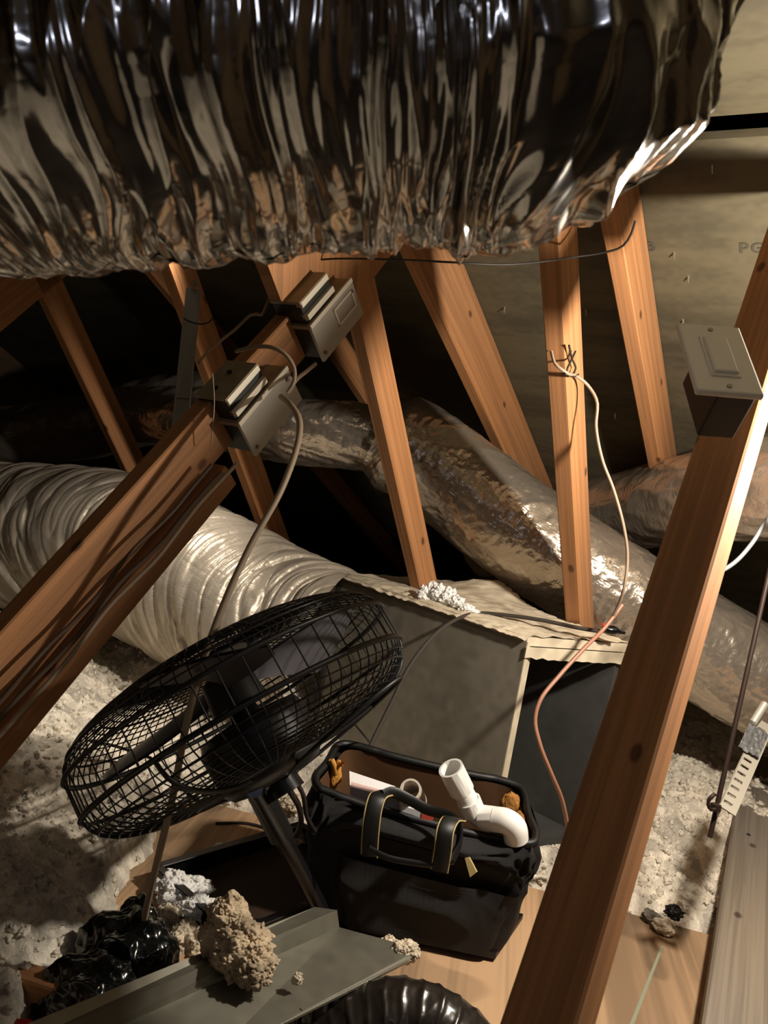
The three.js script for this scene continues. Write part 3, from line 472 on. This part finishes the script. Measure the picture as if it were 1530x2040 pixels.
// ---------------------------------------------------------------- fan
{
  const a = v3([-0.646,0.699,-0.308]), maj = v3([0.744,0.667,-0.047]); maj.addScaledVector(a, -maj.dot(a)).normalize(); const mn = a.clone().cross(maj).normalize();
  const C = v3([-0.179,0.446,-1.300]), o = thing('fan', 'big black pedestal fan with a wire cage tilted on its pole', 'fan', [0.034,0.000,-1.452]);
  const place = (g) => { g.applyMatrix4(basis(maj, mn, a, C)); return g; };      // local z is the axis, towards the front
  const RAD = 0.297, ring = (r, z, t) => { const g = new THREE.TorusGeometry(r, t, 5, 96); g.translate(0, 0, z); return place(g); };
  const profile = (s) => [[0.05, 0.105], [0.11, 0.108], [0.2, 0.098], [0.26, 0.078], [0.288, 0.055], [RAD, 0.03]].map(([r, z]) => new THREE.Vector3(r, 0, z * s));
  const grille = (name, s) => {
    const q = new THREE.Group(); q.name = name; o.add(q);
    const c = new THREE.CatmullRomCurve3(profile(s));
    const spoke = new THREE.TubeGeometry(c, 14, 0.0013, 4);
    const n = 84; for (let i = 0; i < n; i++) { const g = spoke.clone(); g.rotateZ((i / n) * Math.PI * 2); part(q, 'spoke', place(g), M.blackMetal); }
    for (let i = 0; i < 18; i++) { const p = c.getPointAt(0.04 + 0.94 * i / 17); part(q, 'ring', ring(p.x, p.z, i % 5 ? 0.0013 : 0.0022), M.blackMetal); }
    const hub = new THREE.CylinderGeometry(0.055, 0.06, 0.008, 32); hub.rotateX(Math.PI / 2); hub.translate(0, 0, 0.106 * s); part(q, 'hub_plate', place(hub), M.black);
    return q;
  };
  grille('front_grille', 1); grille('rear_grille', -1);
  for (const z of [0.032, -0.032]) part(o, 'rim', ring(RAD + 0.001, z, 0.0042), M.black);
  for (let i = 0; i < 48; i++) { const t = (i / 48) * Math.PI * 2, x = RAD * Math.cos(t), y = RAD * Math.sin(t); part(o, 'rim_wire', place(rod([x, y, -0.033], [x, y, 0.033], 0.0014, 5)), M.blackMetal); }
  // heavy support hoops of the rear grille
  for (const k of [0, 1, 2]) { const g = new THREE.TubeGeometry(new THREE.CatmullRomCurve3(profile(-1).map((p) => p.setX(p.x + 0.002).setZ(p.z - 0.004))), 20, 0.004, 6); g.rotateZ(0.35 + k * Math.PI * 2 / 3); part(o, 'support_bar', place(g), M.black); }
  const loop = []; for (let i = 0; i < 24; i++) { const t = (i / 24) * Math.PI * 2; loop.push([0.14 + 0.125 * Math.cos(t), 0.075 * Math.sin(t), -0.112 + 0.02 * Math.cos(t)]); }
  part(o, 'support_bar', place(new THREE.TubeGeometry(new THREE.CatmullRomCurve3(loop.map(v3), true), 90, 0.0036, 6, true)), M.black);
  // motor with a ribbed shell behind the hub
  const prof = [[0, -0.132], [0.05, -0.131], [0.08, -0.124], [0.094, -0.108], [0.098, -0.04], [0.09, -0.02], [0.03, -0.015], [0.02, 0.02]].map(([r, z]) => new THREE.Vector2(r, z)).reverse();
  const mot = new THREE.LatheGeometry(prof, 48); mot.rotateX(Math.PI / 2); part(o, 'motor', place(mot), M.black);
  const ctl = new THREE.CylinderGeometry(0.03, 0.034, 0.03, 24); ctl.rotateX(Math.PI / 2); ctl.translate(0, 0, -0.140); part(o, 'motor_cap', place(ctl), M.blackGloss);
  // three broad pitched blades and their hub
  const hubG = new THREE.CylinderGeometry(0.045, 0.05, 0.06, 32); hubG.rotateX(Math.PI / 2); hubG.translate(0, 0, 0.04); part(o, 'hub', place(hubG), M.black);
  for (let k = 0; k < 3; k++) {
    const th = [0.004, -0.0006], sides = th.map((dz) => (i, j) => { const r = lerp(0.045, 0.272, i / 23), w = lerp(0.35, 0.82, Math.sin(Math.min(1, i / 20) * Math.PI * 0.5)) * (i > 20 ? 1 - (i - 20) * 0.06 : 1), p = (j / 23 - 0.5) * w, t = p + k * Math.PI * 2 / 3 + 0.5 + 0.25 * (r / 0.27), z = 0.04 - p * 0.07 + 0.015 * Math.cos(p * 2.2) + dz; return [r * Math.cos(t), r * Math.sin(t), z]; });
    part(o, 'blade', [place(fromGrid(24, 24, sides[0])), place(fromGrid(24, 24, sides[1]))], Object.assign(M.blade, { side: THREE.DoubleSide }));
  }
  // yoke and pole
  const motorAt = (x, y, z) => C.clone().addScaledVector(maj, x).addScaledVector(mn, y).addScaledVector(a, z);
  const piv = v3([-0.131,0.348,-1.233]), foot = v3([0.034,0.000,-1.452]);
  part(o, 'yoke', [board(motorAt(0, 0, -0.10), piv, maj, 0.05, 0.02), board(piv.clone().lerp(motorAt(0, 0, -0.10), 0.1), piv.clone().lerp(foot, 0.32), maj, 0.042, 0.026, 0.006)], M.black);
  part(o, 'clamp_knob', rod([-0.128,0.361,-1.199], [-0.133,0.342,-1.238], 0.014, 16), M.blackGloss);
  part(o, 'pole', [rod(piv, foot, 0.0155, 20)], M.blackMetal);
  part(o, 'foot', rod(foot.clone(), foot.clone().setY(0.018), 0.05, 28, 0.03), M.black);
}
// ---------------------------------------------------------------- tool bag and what is in it
{
  const lowQ = [[-0.003,0.004,-1.439], [0.360,0.004,-1.420], [0.439,0.004,-1.572], [0.068,0.004,-1.630]].map(v3), topQ = [[-0.062,0.275,-1.439], [0.408,0.240,-1.422], [0.384,0.290,-1.589], [0.002,0.305,-1.613]].map(v3);
  const o = thing('tool_bag', 'open black canvas tool bag full of plumbing fittings', 'bag', lowQ[0].clone().lerp(lowQ[2], 0.5).setY(0));
  const bil = (q, s, t) => q[0].clone().lerp(q[1], s).lerp(q[3].clone().lerp(q[2], s), t);
  const ringPt = (th, h, grow) => {                              // a rounded-square path round the bag, mapped to its leaning quads
    const e = 0.22, cx = Math.sign(Math.cos(th)) * Math.pow(Math.abs(Math.cos(th)), e), cy = Math.sign(Math.sin(th)) * Math.pow(Math.abs(Math.sin(th)), e);
    const s = 0.5 + 0.5 * cx * grow, t = 0.5 + 0.5 * cy * grow, p = bil(lowQ, s, t), q = bil(topQ, s, t), r = p.lerp(q, h);
    const sag = 0.012 * Math.sin(h * Math.PI) + 0.014 * N3(r.x * 9, r.y * 11, r.z * 9) * sstep(0, 0.2, h) + 0.02 * (0.4 - Math.abs(N3(r.x * 14 + r.y * 12, r.y * 8, r.z * 14))) * sstep(0.1, 0.5, h) * grow;
    const c = bil(lowQ, 0.5, 0.5).lerp(bil(topQ, 0.5, 0.5), h), out = r.clone().sub(c).setY(0).normalize();
    // the mouth dips along its long sides
    r.y += -0.018 * Math.pow(h, 3) * (1 - Math.abs(cx)) * (cy < 0 ? 1 : 0.4) ;
    return r.addScaledVector(out, sag * (grow > 0.95 ? 1 : 0.3));
  };
  const nT = 161, body = fromGrid(46, nT, (i, j) => { const h = i / 45, th = -(j / (nT - 1)) * Math.PI * 2 - 2.3, p = ringPt(th, h, h < 0.04 ? 0.96 : 1); return [p.x, p.y, p.z, (j / nT) * 1.3, h * 0.3]; }, true);
  part(o, 'body', body, Object.assign(M.fabric, { side: THREE.DoubleSide }));
  part(o, 'lining', fromGrid(24, nT, (i, j) => { const h = 0.06 + 0.92 * i / 23, th = -(j / (nT - 1)) * Math.PI * 2 - 2.3, p = ringPt(th, h, 0.93); return [p.x, p.y, p.z]; }, true), Object.assign(M.lining, { side: THREE.DoubleSide }), 'brown lining');
  part(o, 'bottom', slab([0, 1, 2, 3].map((k) => lowQ[k].clone().setY(0.02)), [0, -0.012, 0]), M.binding);
  const rim = []; for (let j = 0; j < 90; j++) rim.push(ringPt(-(j / 90) * Math.PI * 2, 1, 0.975));
  part(o, 'rim', new THREE.TubeGeometry(new THREE.CatmullRomCurve3(rim, true), 240, 0.0085, 8, true), M.binding, 'thick black bound rim');
  // folded front flap of the mouth
  part(o, 'flap', fromGrid(60, 14, (i, j) => { const s = lerp(0.03, 0.97, i / 59), h = 1 - 0.34 * (j / 13) * (0.75 + 0.25 * Math.sin(s * 9)), th = -Math.PI / 2 + (s - 0.5) * 1.5, p = ringPt(th, h, 1), f = new THREE.Vector3(0.02, 0, 1).multiplyScalar(0.012 + 0.016 * Math.sin((j / 13) * Math.PI) + 0.022 * N3(s * 7, j * 0.16, 4) + 0.012 * N3(s * 17 + j * 0.3, j * 0.2, 9)); p.add(f); return [p.x, p.y, p.z, s, h]; }), M.fabric);
  const ribbon = (pts, w, wide, t = 0.004) => { const c = curve(pts), n = 48, wd = v3(wide).normalize(); return fromGrid(n, 9, (i, j) => { const p = c.getPointAt(i / (n - 1)), tg = c.getTangentAt(i / (n - 1)), x = wd.clone().addScaledVector(tg, -wd.dot(tg)).normalize(), y = tg.clone().cross(x), k = (j / 8) * Math.PI * 2; p.addScaledVector(x, Math.cos(k) * w / 2).addScaledVector(y, Math.sin(k) * t); return [p.x, p.y, p.z]; }); };
  const along = topQ[1].clone().sub(topQ[0]).normalize();
  const strap = (pts, name) => { const s = part(o, name, ribbon(pts, 0.03, along), M.binding); for (const k of [-1, 1]) { const q = pts.map((p) => v3(p).addScaledVector(along, k * 0.0148)); const g = wire(q, 0.0016, 6, 50); const po = originOf(s); g.translate(-po.x, -po.y, -po.z); const m = new THREE.Mesh(g, M.piping); m.name = 'piping'; m.castShadow = m.receiveShadow = true; s.add(m); } };
  strap([[0.082,0.203,-1.353], [0.077,0.246,-1.351], [0.075,0.285,-1.359], [0.079,0.304,-1.375], [0.095,0.299,-1.410]], 'handle_strap');
  strap([[0.208,0.213,-1.324], [0.207,0.252,-1.322], [0.206,0.285,-1.329], [0.214,0.296,-1.350], [0.234,0.283,-1.389]], 'handle_strap');
  part(o, 'handle', [ribbon([[0.087,0.302,-1.390], [0.106,0.303,-1.410], [0.138,0.293,-1.415], [0.177,0.282,-1.409], [0.209,0.283,-1.399], [0.234,0.280,-1.379], [0.239,0.253,-1.357], [0.229,0.227,-1.340]], 0.022, UP, 0.006)], M.binding);
  part(o, 'handle', [ribbon([[0.079,0.221,-1.345], [0.112,0.216,-1.334], [0.154,0.217,-1.329], [0.193,0.222,-1.325], [0.231,0.235,-1.325]], 0.012, UP, 0.004)], M.binding);
  part(o, 'pocket', fromGrid(30, 20, (i, j) => { const s = i / 29, h = lerp(0.05, 0.6, j / 19), th = -Math.PI / 2 + lerp(-0.12, 0.62, s), p = ringPt(th, h, 1); p.z += 0.02 * Math.pow(Math.sin(s * Math.PI), 0.4) * (0.6 + 0.4 * h); return [p.x, p.y, p.z, s, h]; }), M.fabric, 'outside pocket');
  part(o, 'pull_tag', slab([[0.249,0.243,-1.326], [0.256,0.246,-1.326], [0.273,0.225,-1.320], [0.263,0.214,-1.319]], [0.002, 0, -0.003]), M.piping, 'yellowish pull tag');
  // contents, each a thing of its own
  let c = thing('pipe_elbow', 'white plastic pipe with two elbows standing in the tool bag', 'pipe fitting', [0.294,0.263,-1.478]);
  const bendP = [[0.218,0.345,-1.438], [0.235,0.322,-1.447], [0.254,0.299,-1.450], [0.268,0.278,-1.454], [0.285,0.269,-1.448], [0.311,0.275,-1.433], [0.338,0.282,-1.419]];
  part(c, 'pipe', wire(bendP, 0.0205, 28, 60), M.pvc);
  const ringAt = (p, q, r0, r1) => { p = v3(p); q = v3(q); const d = q.clone().sub(p), g = new THREE.LatheGeometry([[r0, 0], [r1, 0], [r1, d.length()], [r0, d.length()], [r0, 0]].map((z) => new THREE.Vector2(z[0], z[1])), 36); g.computeVertexNormals(); g.applyQuaternion(new THREE.Quaternion().setFromUnitVectors(UP, d.normalize())); g.translate(p.x, p.y, p.z); return toCreasedNormals(g, 0.6); };
  part(c, 'socket', ringAt([0.210,0.360,-1.432], [0.241,0.315,-1.447], 0.0202, 0.0245), M.pvc);
  part(c, 'socket', ringAt([0.258,0.296,-1.450], [0.272,0.273,-1.453], 0.0202, 0.0238), M.pvc);
  part(c, 'socket', ringAt([0.289,0.268,-1.446], [0.311,0.275,-1.433], 0.0202, 0.0238), M.pvc);
  part(c, 'elbow', wire([[0.311,0.275,-1.433], [0.331,0.280,-1.422], [0.347,0.273,-1.418], [0.356,0.249,-1.422]], 0.0238, 28, 30), M.pvc);
  c = thing('pipe_coupling', 'beige pipe coupling showing its open end in the tool bag', 'pipe fitting', [0.145,0.291,-1.460]);
  part(c, 'sleeve', ringAt([0.142,0.305,-1.431], [0.166,0.251,-1.507], 0.0165, 0.0205), M.pvcOld);
  c = thing('carton', 'white paper carton lying at the left in the tool bag', 'box', [0.069,0.283,-1.479]);
  part(c, 'carton', slab([[0.022,0.283,-1.519], [0.117,0.279,-1.494], [0.127,0.270,-1.458], [0.028,0.269,-1.478]], [0.01, -0.05, -0.01]), M.paper);
  part(c, 'print', slab([[0.029,0.278,-1.481], [0.120,0.276,-1.466], [0.123,0.276,-1.459], [0.029,0.275,-1.476]], [0, -0.001, 0]), M.faintPrint, 'faint pink print');
  c = thing('packet', 'white and red packet under the coupling in the tool bag', 'packet', [0.160,0.273,-1.448]);
  part(c, 'packet', slab([[0.127,0.279,-1.459], [0.167,0.278,-1.449], [0.172,0.268,-1.428], [0.131,0.269,-1.433]], [0, -0.02, 0]), M.paper);
  part(c, 'red_end', slab([[0.167,0.278,-1.448], [0.195,0.277,-1.444], [0.195,0.269,-1.428], [0.172,0.269,-1.427]], [0, -0.02, 0]), M.redPrint, 'red end');
  c = thing('glove', 'tan yellow glove poking up at the left end of the tool bag', 'glove', [-0.004,0.273,-1.509]);
  part(c, 'glove', [lump([-0.004,0.265,-1.528], [0.012, 0.03, 0.012], 12, 1.2, 0.3), wire([[-0.005,0.274,-1.519], [-0.013,0.297,-1.510], [-0.018,0.304,-1.511]], 0.006, 8), wire([[-0.003,0.274,-1.519], [-0.002,0.293,-1.515], [0.006,0.299,-1.510]], 0.005, 8)], M.tan);
  c = thing('rag', 'orange tan rag at the right end of the tool bag', 'rag', [0.359,0.274,-1.458]);
  part(c, 'rag', [lump([0.357,0.263,-1.533], [0.018, 0.03, 0.012], 14, 1.3, 0.3), lump([0.370,0.243,-1.486], [0.012, 0.032, 0.01], 12, 1.3, 0.3)], M.tanDark);
}
// ---------------------------------------------------------------- black tray, sheet-metal channel, plastic bag, clumps
{
  let o = thing('drain_pan', 'shallow black tray on the plywood with torn insulation in its corner', 'tray', [-0.324,0.000,-1.480]);
  const c0 = v3([-0.322,0.002,-1.473]), c1 = v3([-0.058,0.002,-1.753]), c3 = v3([-0.180,0.002,-1.380]), e1 = c1.clone().sub(c0), e3 = c3.clone().sub(c0); e3.addScaledVector(e1, -e3.dot(e1) / e1.lengthSq() * 0.8);
  const far = c0.clone().addScaledVector(e1, 0.97), fx = e3.clone().multiplyScalar(1.5), q = [c0, far, far.clone().add(fx), c0.clone().add(fx)];
  part(o, 'bottom', slab(q.map((p) => p.clone().setY(0.006)), [0, -0.005, 0]), M.trayBrown, 'dark brown bottom');  // bottom in one dark brown, set apart from the black sides
  for (let k = 0; k < 4; k++) { const a = q[k].clone().setY(0.022), b = q[(k + 1) % 4].clone().setY(0.022); part(o, 'side', board(a, b, UP, 0.042, 0.006), M.blackGloss); part(o, 'lip', board(a.clone().setY(0.043), b.clone().setY(0.043), b.clone().sub(a).cross(UP), 0.018, 0.004), M.blackGloss); }
  o = thing('metal_channel', 'long grey sheet-metal channel lying across the lower left foreground', 'channel', [-0.170,-0.029,-1.267]);
  const L = { t0: v3([-0.342,0.157,-0.879]), t1: v3([0.001,0.118,-1.307]), r0: v3([-0.329,0.148,-0.868]), r1: v3([0.040,0.128,-1.293]), b0: v3([-0.313,0.123,-0.867]), b1: v3([0.049,0.099,-1.291]), f0: v3([-0.100,0.095,-0.965]), f1: v3([0.169,0.099,-1.231]), m1: v3([0.192,0.102,-1.266]) };
  part(o, 'top_flange', slab([L.t0, L.t1, L.r1, L.r0], [0, -0.0018, -0.001]), M.galv);
  part(o, 'upstand', slab([L.r0, L.r1, L.b1, L.b0], [0, -0.0005, -0.0018]), M.galv);
  part(o, 'plate', slab([L.b0, L.b1, L.m1, L.f1, L.f0], [0, -0.0018, -0.0005]), M.galv);
  part(o, 'hem', board(L.f0, L.f1, UP, 0.006, 0.003), M.galv);
  const onP = (s, t) => L.b0.clone().lerp(L.b1, s).lerp(L.f0.clone().lerp(L.f1, s), t);
  part(o, 'rivet', rod(onP(0.45, 0.93), onP(0.45, 0.93).add(new THREE.Vector3(0, 0.002, 0.001)), 0.003, 10), M.screw);
  let k = thing('insulation_clump', 'large tan clump of insulation resting on the metal channel', 'insulation', [-0.101,0.140,-1.118]);
  part(k, 'clump', [tufted([-0.126,0.168,-1.140], [0.032, 0.042, 0.03], 22, 1.7, 0.3, 150), tufted([-0.100,0.151,-1.114], [0.044, 0.038, 0.035], 24, 1.7, 0.3, 170), tufted([-0.075,0.141,-1.098], [0.03, 0.026, 0.03], 20, 1.8, 0.3, 120), tufted([-0.132,0.153,-1.124], [0.026, 0.035, 0.025], 18, 1.8, 0.5)], M.clumpTan);
  k = thing('insulation_clump', 'spotted beige clump between the plastic bag and the black tray', 'insulation', [-0.245,0.000,-1.357]);
  part(k, 'clump', [tufted([-0.265,0.012,-1.350], [0.022, 0.03, 0.024], 22, 1.9, 0.4), tufted([-0.231,-0.004,-1.329], [0.034, 0.036, 0.03], 24, 1.9, 0.5), tufted([-0.198,-0.007,-1.319], [0.028, 0.03, 0.03], 20, 2, 0.5)], M.clump);
  k = thing('insulation_clump', 'bright torn insulation in the left corner of the black tray', 'insulation', [-0.272,0.010,-1.447]);
  part(k, 'clump', [tufted([-0.278,0.030,-1.440], [0.032, 0.022, 0.03], 20, 2.2, 0.4), tufted([-0.242,0.022,-1.457], [0.035, 0.018, 0.024], 20, 2.2, 0.4), tufted([-0.215,0.028,-1.387], [0.04, 0.018, 0.022], 20, 2.2, 0.5), tufted([-0.254,0.020,-1.418], [0.04, 0.016, 0.04], 18, 2.2, 0.5)], M.clumpWhite);
  k = thing('insulation_clump', 'white frothy clump of insulation on top of the plenum', 'insulation', [0.202,0.586,-2.012]);
  part(k, 'clump', [[848,1182,2.1,0.020,0.022],[862,1172,2.1,0.018,0.02],[875,1180,2.08,0.02,0.021],[893,1186,2.07,0.022,0.022],[910,1197,2.05,0.02,0.016],[928,1210,2.03,0.02,0.012],[945,1217,2.02,0.014,0.006]].map(([x, y, d, r, h], i) => tufted([[[0.151,0.572,-2.081]],[[0.168,0.589,-2.082]],[[0.185,0.585,-2.062]],[[0.210,0.581,-2.051]],[[0.233,0.574,-2.031]],[[0.257,0.566,-2.010]],[[0.279,0.562,-2.000]]][i][0], [r, h, r * 0.8], 16, 2.2, 0.45)), M.clumpWhite);
  k = thing('insulation_clump', 'ragged bit of insulation caught at the end of the channel', 'insulation', [0.161,0.092,-1.265]);
  part(k, 'clump', [tufted([0.167,0.096,-1.261], [0.022, 0.016, 0.018], 18, 2, 0.4), tufted([0.140,0.086,-1.290], [0.014, 0.012, 0.012], 14, 2, 0.45)], M.clump);
  k = thing('insulation_crumb', 'small pale crumb on the channel plate', 'insulation', [-0.007,0.116,-1.117]);
  part(k, 'crumb', tufted([-0.007,0.121,-1.112], [0.007, 0.008, 0.006], 8, 2, 0.5), M.clump);
  k = thing('insulation_clump', 'little white tuft on the plywood beside the black tray', 'insulation', [-0.227,0.000,-1.639]);
  part(k, 'clump', tufted([-0.227,0.008,-1.632], [0.016, 0.014, 0.014], 14, 2.2, 0.45), M.clumpWhite);
  k = thing('insulation_clump', 'dusty tuft on the plywood left of the tool bag', 'insulation', [-0.063,0.000,-1.772]);
  part(k, 'clump', [tufted([-0.061,0.012,-1.742], [0.028, 0.018, 0.024], 16, 2.2, 0.4), tufted([-0.098,0.012,-1.907], [0.03, 0.018, 0.024], 16, 2.2, 0.4)], M.clump);
  // shiny black plastic bag
  o = thing('plastic_bag', 'crumpled shiny black plastic bag in the lower left corner', 'bag', [-0.303,0.000,-1.230]);
  const pb = (c, s, d) => { const g = new THREE.IcosahedronGeometry(1, 40), p = g.attributes.position, cv = v3(c); for (let i = 0; i < p.count; i++) { const x = p.getX(i), y = p.getY(i), z = p.getZ(i), r = 1 + d * (0.8 * (0.35 - Math.abs(N3(x * 1.5, y * 1.5, z * 1.5))) + 0.2 * (0.35 - Math.abs(N3(x * 2.9, y * 2.9 + 5, z * 2.9))) + 0.05 * N3(x * 8, y * 8 + 5, z * 8)); p.setXYZ(i, cv.x + x * s[0] * r, Math.max(0.004, cv.y + y * s[1] * r), cv.z + z * s[2] * r); } g.deleteAttribute('normal'); g.deleteAttribute('uv'); const w = mergeVertices(g, 1e-5); w.computeVertexNormals(); return clean(w); };
  part(o, 'bag', [pb([-0.292,0.027,-1.201], [0.08, 0.085, 0.06], 0.5), pb([-0.308,0.037,-1.101], [0.075, 0.065, 0.05], 0.5), pb([-0.292,0.069,-1.244], [0.03, 0.05, 0.03], 0.5)], M.plastic);
  // timber and a red scrap at the corner
  o = thing('joist_offcut', 'reddish timber lying in the bottom left corner', 'timber', [-0.433,0.022,-1.140]);
  part(o, 'timber', board([-0.730,-0.038,-1.236], [-0.323,0.037,-1.081], UP, 0.07, 0.04), M.wood);
  o = thing('red_container', 'small red plastic edge at the bottom left corner', 'container', [-0.400,0.031,-1.041]);
  part(o, 'shell', slab([[-0.467,0.018,-1.060], [-0.371,0.043,-1.041], [-0.375,0.029,-1.020], [-0.443,0.010,-1.019]], [0, -0.03, -0.02]), M.redPlastic);
  // valve cap with a red tip on the plenum
  o = thing('valve_cap', 'small black cap with a bright red tip on the plenum corner', 'cap', [0.607,0.594,-1.902]);
  part(o, 'cap', [lump([0.601,0.599,-1.882], [0.022, 0.011, 0.014], 10, 1, 0.15), rod([0.616,0.599,-1.882], [0.638,0.597,-1.882], 0.008, 12, 0.004)], M.blackGloss);
  part(o, 'tip', new THREE.SphereGeometry(0.0055, 14, 10).translate(...[0.580,0.609,-1.868]), M.red, 'red tip');
  // rubble where the plywood meets the insulation
  const st = [[[0.746,0.012,-1.665], 0.018, 'grey crumb of debris at the plywood edge, leftmost of three', 'stone'], [[0.762,0.016,-1.628], 0.022, 'pale crumb of debris overhanging the plywood edge, middle of three', 'clump'], [[0.808,0.016,-1.692], 0.02, 'black crumb of debris at the plywood edge, rightmost of three', 'black']];
  for (const [p, r, lab, m] of st) { const s = thing('debris', lab, 'debris', [p[0], 0, p[2]], undefined); part(s, 'crumb', lump(p, [r, r * 0.7, r * 0.8], 10, 1.6, 0.55), M[m]); }
}
// ---------------------------------------------------------------- hung equipment support at the right edge
{
  let o = thing('grey_timber', 'weathered grey timber running out of the bottom right corner', 'timber', [0.948,0.050,-1.714]);
  const A0 = v3([1.611,0.100,-3.090]), A1 = v3([0.657,0.100,-1.203]), dir = A1.clone().sub(A0).setY(0).normalize(), out = new THREE.Vector3(-dir.z, 0, dir.x); if (out.x < 0) out.negate();
  const nr = A1.clone().addScaledVector(dir, 0.45), row = (k) => board(A0.clone().addScaledVector(out, k).setY(0.056), nr.clone().addScaledVector(out, k).setY(0.056), UP, 0.089, 0.1, 0.005);
  part(o, 'timber', row(0.05), M.woodGrey); part(o, 'timber', row(0.152), M.woodGrey);
  part(o, 'knot', rod([1.109,0.097,-2.002], [1.103,0.101,-1.991], 0.0055, 14), M.black, 'dark knot');
  o = thing('slotted_angle', 'pale slotted metal angle hung from a dark rod beside the timber', 'bracket', [0.809,0.401,-1.568]);
  const s0 = v3([0.742,0.367,-1.465]), s1 = v3([0.938,0.476,-1.753]), w = v3([0.773,0.364,-1.465]).sub(s0), nn = s1.clone().sub(s0).cross(w).normalize(); if (nn.y < 0) nn.negate();
  const shape = new THREE.Shape(), Ls = s0.distanceTo(s1), Wd = 0.034; shape.moveTo(0, 0); shape.lineTo(Ls, 0); shape.lineTo(Ls, Wd); shape.lineTo(0, Wd); shape.closePath();
  for (let i = 0; i < 12; i++) { const x = 0.018 + i * (Ls - 0.03) / 12, hole = new THREE.Path(); hole.moveTo(x, 0.005); hole.lineTo(x + 0.009, 0.005); hole.lineTo(x + 0.009, 0.022); hole.lineTo(x, 0.022); hole.closePath(); shape.holes.push(hole); }
  const pg = new THREE.ExtrudeGeometry(shape, { depth: 0.0025, bevelEnabled: false }), dx = s1.clone().sub(s0).normalize(), dy = w.clone().addScaledVector(dx, -w.dot(dx)).normalize(); pg.applyMatrix4(basis(dx, dy, dx.clone().cross(dy), s0));
  part(o, 'slotted_plate', pg, Object.assign(M.slotted, { side: THREE.DoubleSide }));
  part(o, 'side_flange', slab([s0, s1, s1.clone().setY(s1.y - 0.03), s0.clone().setY(s0.y - 0.03)], dy.clone().multiplyScalar(0.0025)), M.slotted);
  part(o, 'end_nub', rod([0.905,0.475,-1.713], [0.935,0.517,-1.736], 0.009, 12), M.slotted);
  part(o, 'tape_wrap', fromGrid(24, 20, (i, j) => { const p = s0.clone().lerp(s1, lerp(0.56, 0.86, i / 23)).addScaledVector(dy, lerp(-0.012, 0.032, j / 19)); p.y += 0.008 + 0.006 * N3(i * 0.4, j * 0.4, 3); return [p.x, p.y, p.z, i * 0.01, j * 0.01]; }), Object.assign(M.tape, { side: THREE.DoubleSide }), 'crinkled foil tape');
  o = thing('hanger_rod', 'thin dark threaded rod hanging down to the slotted angle', 'rod', [0.740,0.368,-1.470]);
  part(o, 'rod', rod([0.736,0.302,-1.460], [0.833,1.077,-1.635], 0.0048, 12), M.rodDark);
  part(o, 'nut', rod([0.737,0.355,-1.464], [0.737,0.368,-1.465], 0.010, 6), M.rodDark);
  part(o, 'hook', wire([[0.737,0.360,-1.460], [0.722,0.360,-1.454], [0.716,0.373,-1.455], [0.721,0.385,-1.456], [0.729,0.388,-1.461]], 0.0036, 8), M.rodDark);
}
// ---------------------------------------------------------------- lamps
function lamp(name, label, d, r) {
  const o = thing(name, label, 'lamp', d.at);
  const col = new THREE.Color(d.color), g = new THREE.SphereGeometry(r, 24, 16).translate(...d.at);
  const b = part(o, 'bulb', g, std({ color: 0xffffff, emissive: col, emissiveIntensity: d.glow ?? 12, roughness: 0.4 })); b.castShadow = false;
  const top = v3(d.at).setY(d.at[1] + r); part(o, 'socket', rod(top, top.clone().setY(top.y + 0.05), 0.016, 20), M.black); part(o, 'cord', rod(top.clone().setY(top.y + 0.05), top.clone().setY(Math.min(top.y + 0.5, yFar(RIDGE) - 0.11)), 0.003, 8), M.black);
  const l = new THREE.PointLight(col, d.power); l.position.set(...d.at); l.castShadow = true; l.shadow.radius = r / 0.02; l.shadow.mapSize.set(2048, 2048); l.name = name + '_light'; scene.add(l);
}
lamp('hanging_lamp', 'bare warm bulb hanging under the ridge beyond the right edge', LAMP, 0.03);
{
  const d = FILL, p = v3(d.at), o = thing('added_fill_lamp', 'added unseen fill lamp behind the large foil duct, brightening the left insulation', 'lamp', d.at), col = new THREE.Color(d.color);
  const dir = v3(d.aim).sub(p).normalize(), q = new THREE.Quaternion().setFromUnitVectors(new THREE.Vector3(0, -1, 0), dir);
  const set = (g) => { g.applyQuaternion(q); g.translate(p.x, p.y, p.z); return g; };
  part(o, 'shade', set(new THREE.LatheGeometry([[0.018, 0.06], [0.03, 0.055], [0.06, 0.03], [0.078, -0.005]].map(([r, y]) => new THREE.Vector2(r, y)), 40)), std({ color: 0xbfbfba, metalness: 0.7, roughness: 0.4, side: THREE.DoubleSide }));  // reflector of the added fill lamp, keeps its light off the roof
  part(o, 'bulb', set(new THREE.SphereGeometry(0.026, 24, 16).translate(0, 0.022, 0)), std({ color: 0xffffff, emissive: col, emissiveIntensity: 10, roughness: 0.4 })).castShadow = false;
  part(o, 'cord', rod(p.clone().addScaledVector(dir, -0.058), p.clone().setY(p.y + 0.16), 0.003, 8), M.black);
  const l = new THREE.SpotLight(col, d.power, 0, THREE.MathUtils.degToRad(d.angle), 0.45); l.position.copy(p).addScaledVector(dir, 0.008); l.target.position.set(...d.aim); l.castShadow = true; l.shadow.radius = 1.4; l.shadow.mapSize.set(2048, 2048); l.name = 'added_fill_lamp_light'; scene.add(l, l.target);
}
lamp('work_light', 'small cool head torch lamp just behind the viewer', TORCH, 0.02);
renderer.render(scene, camera);
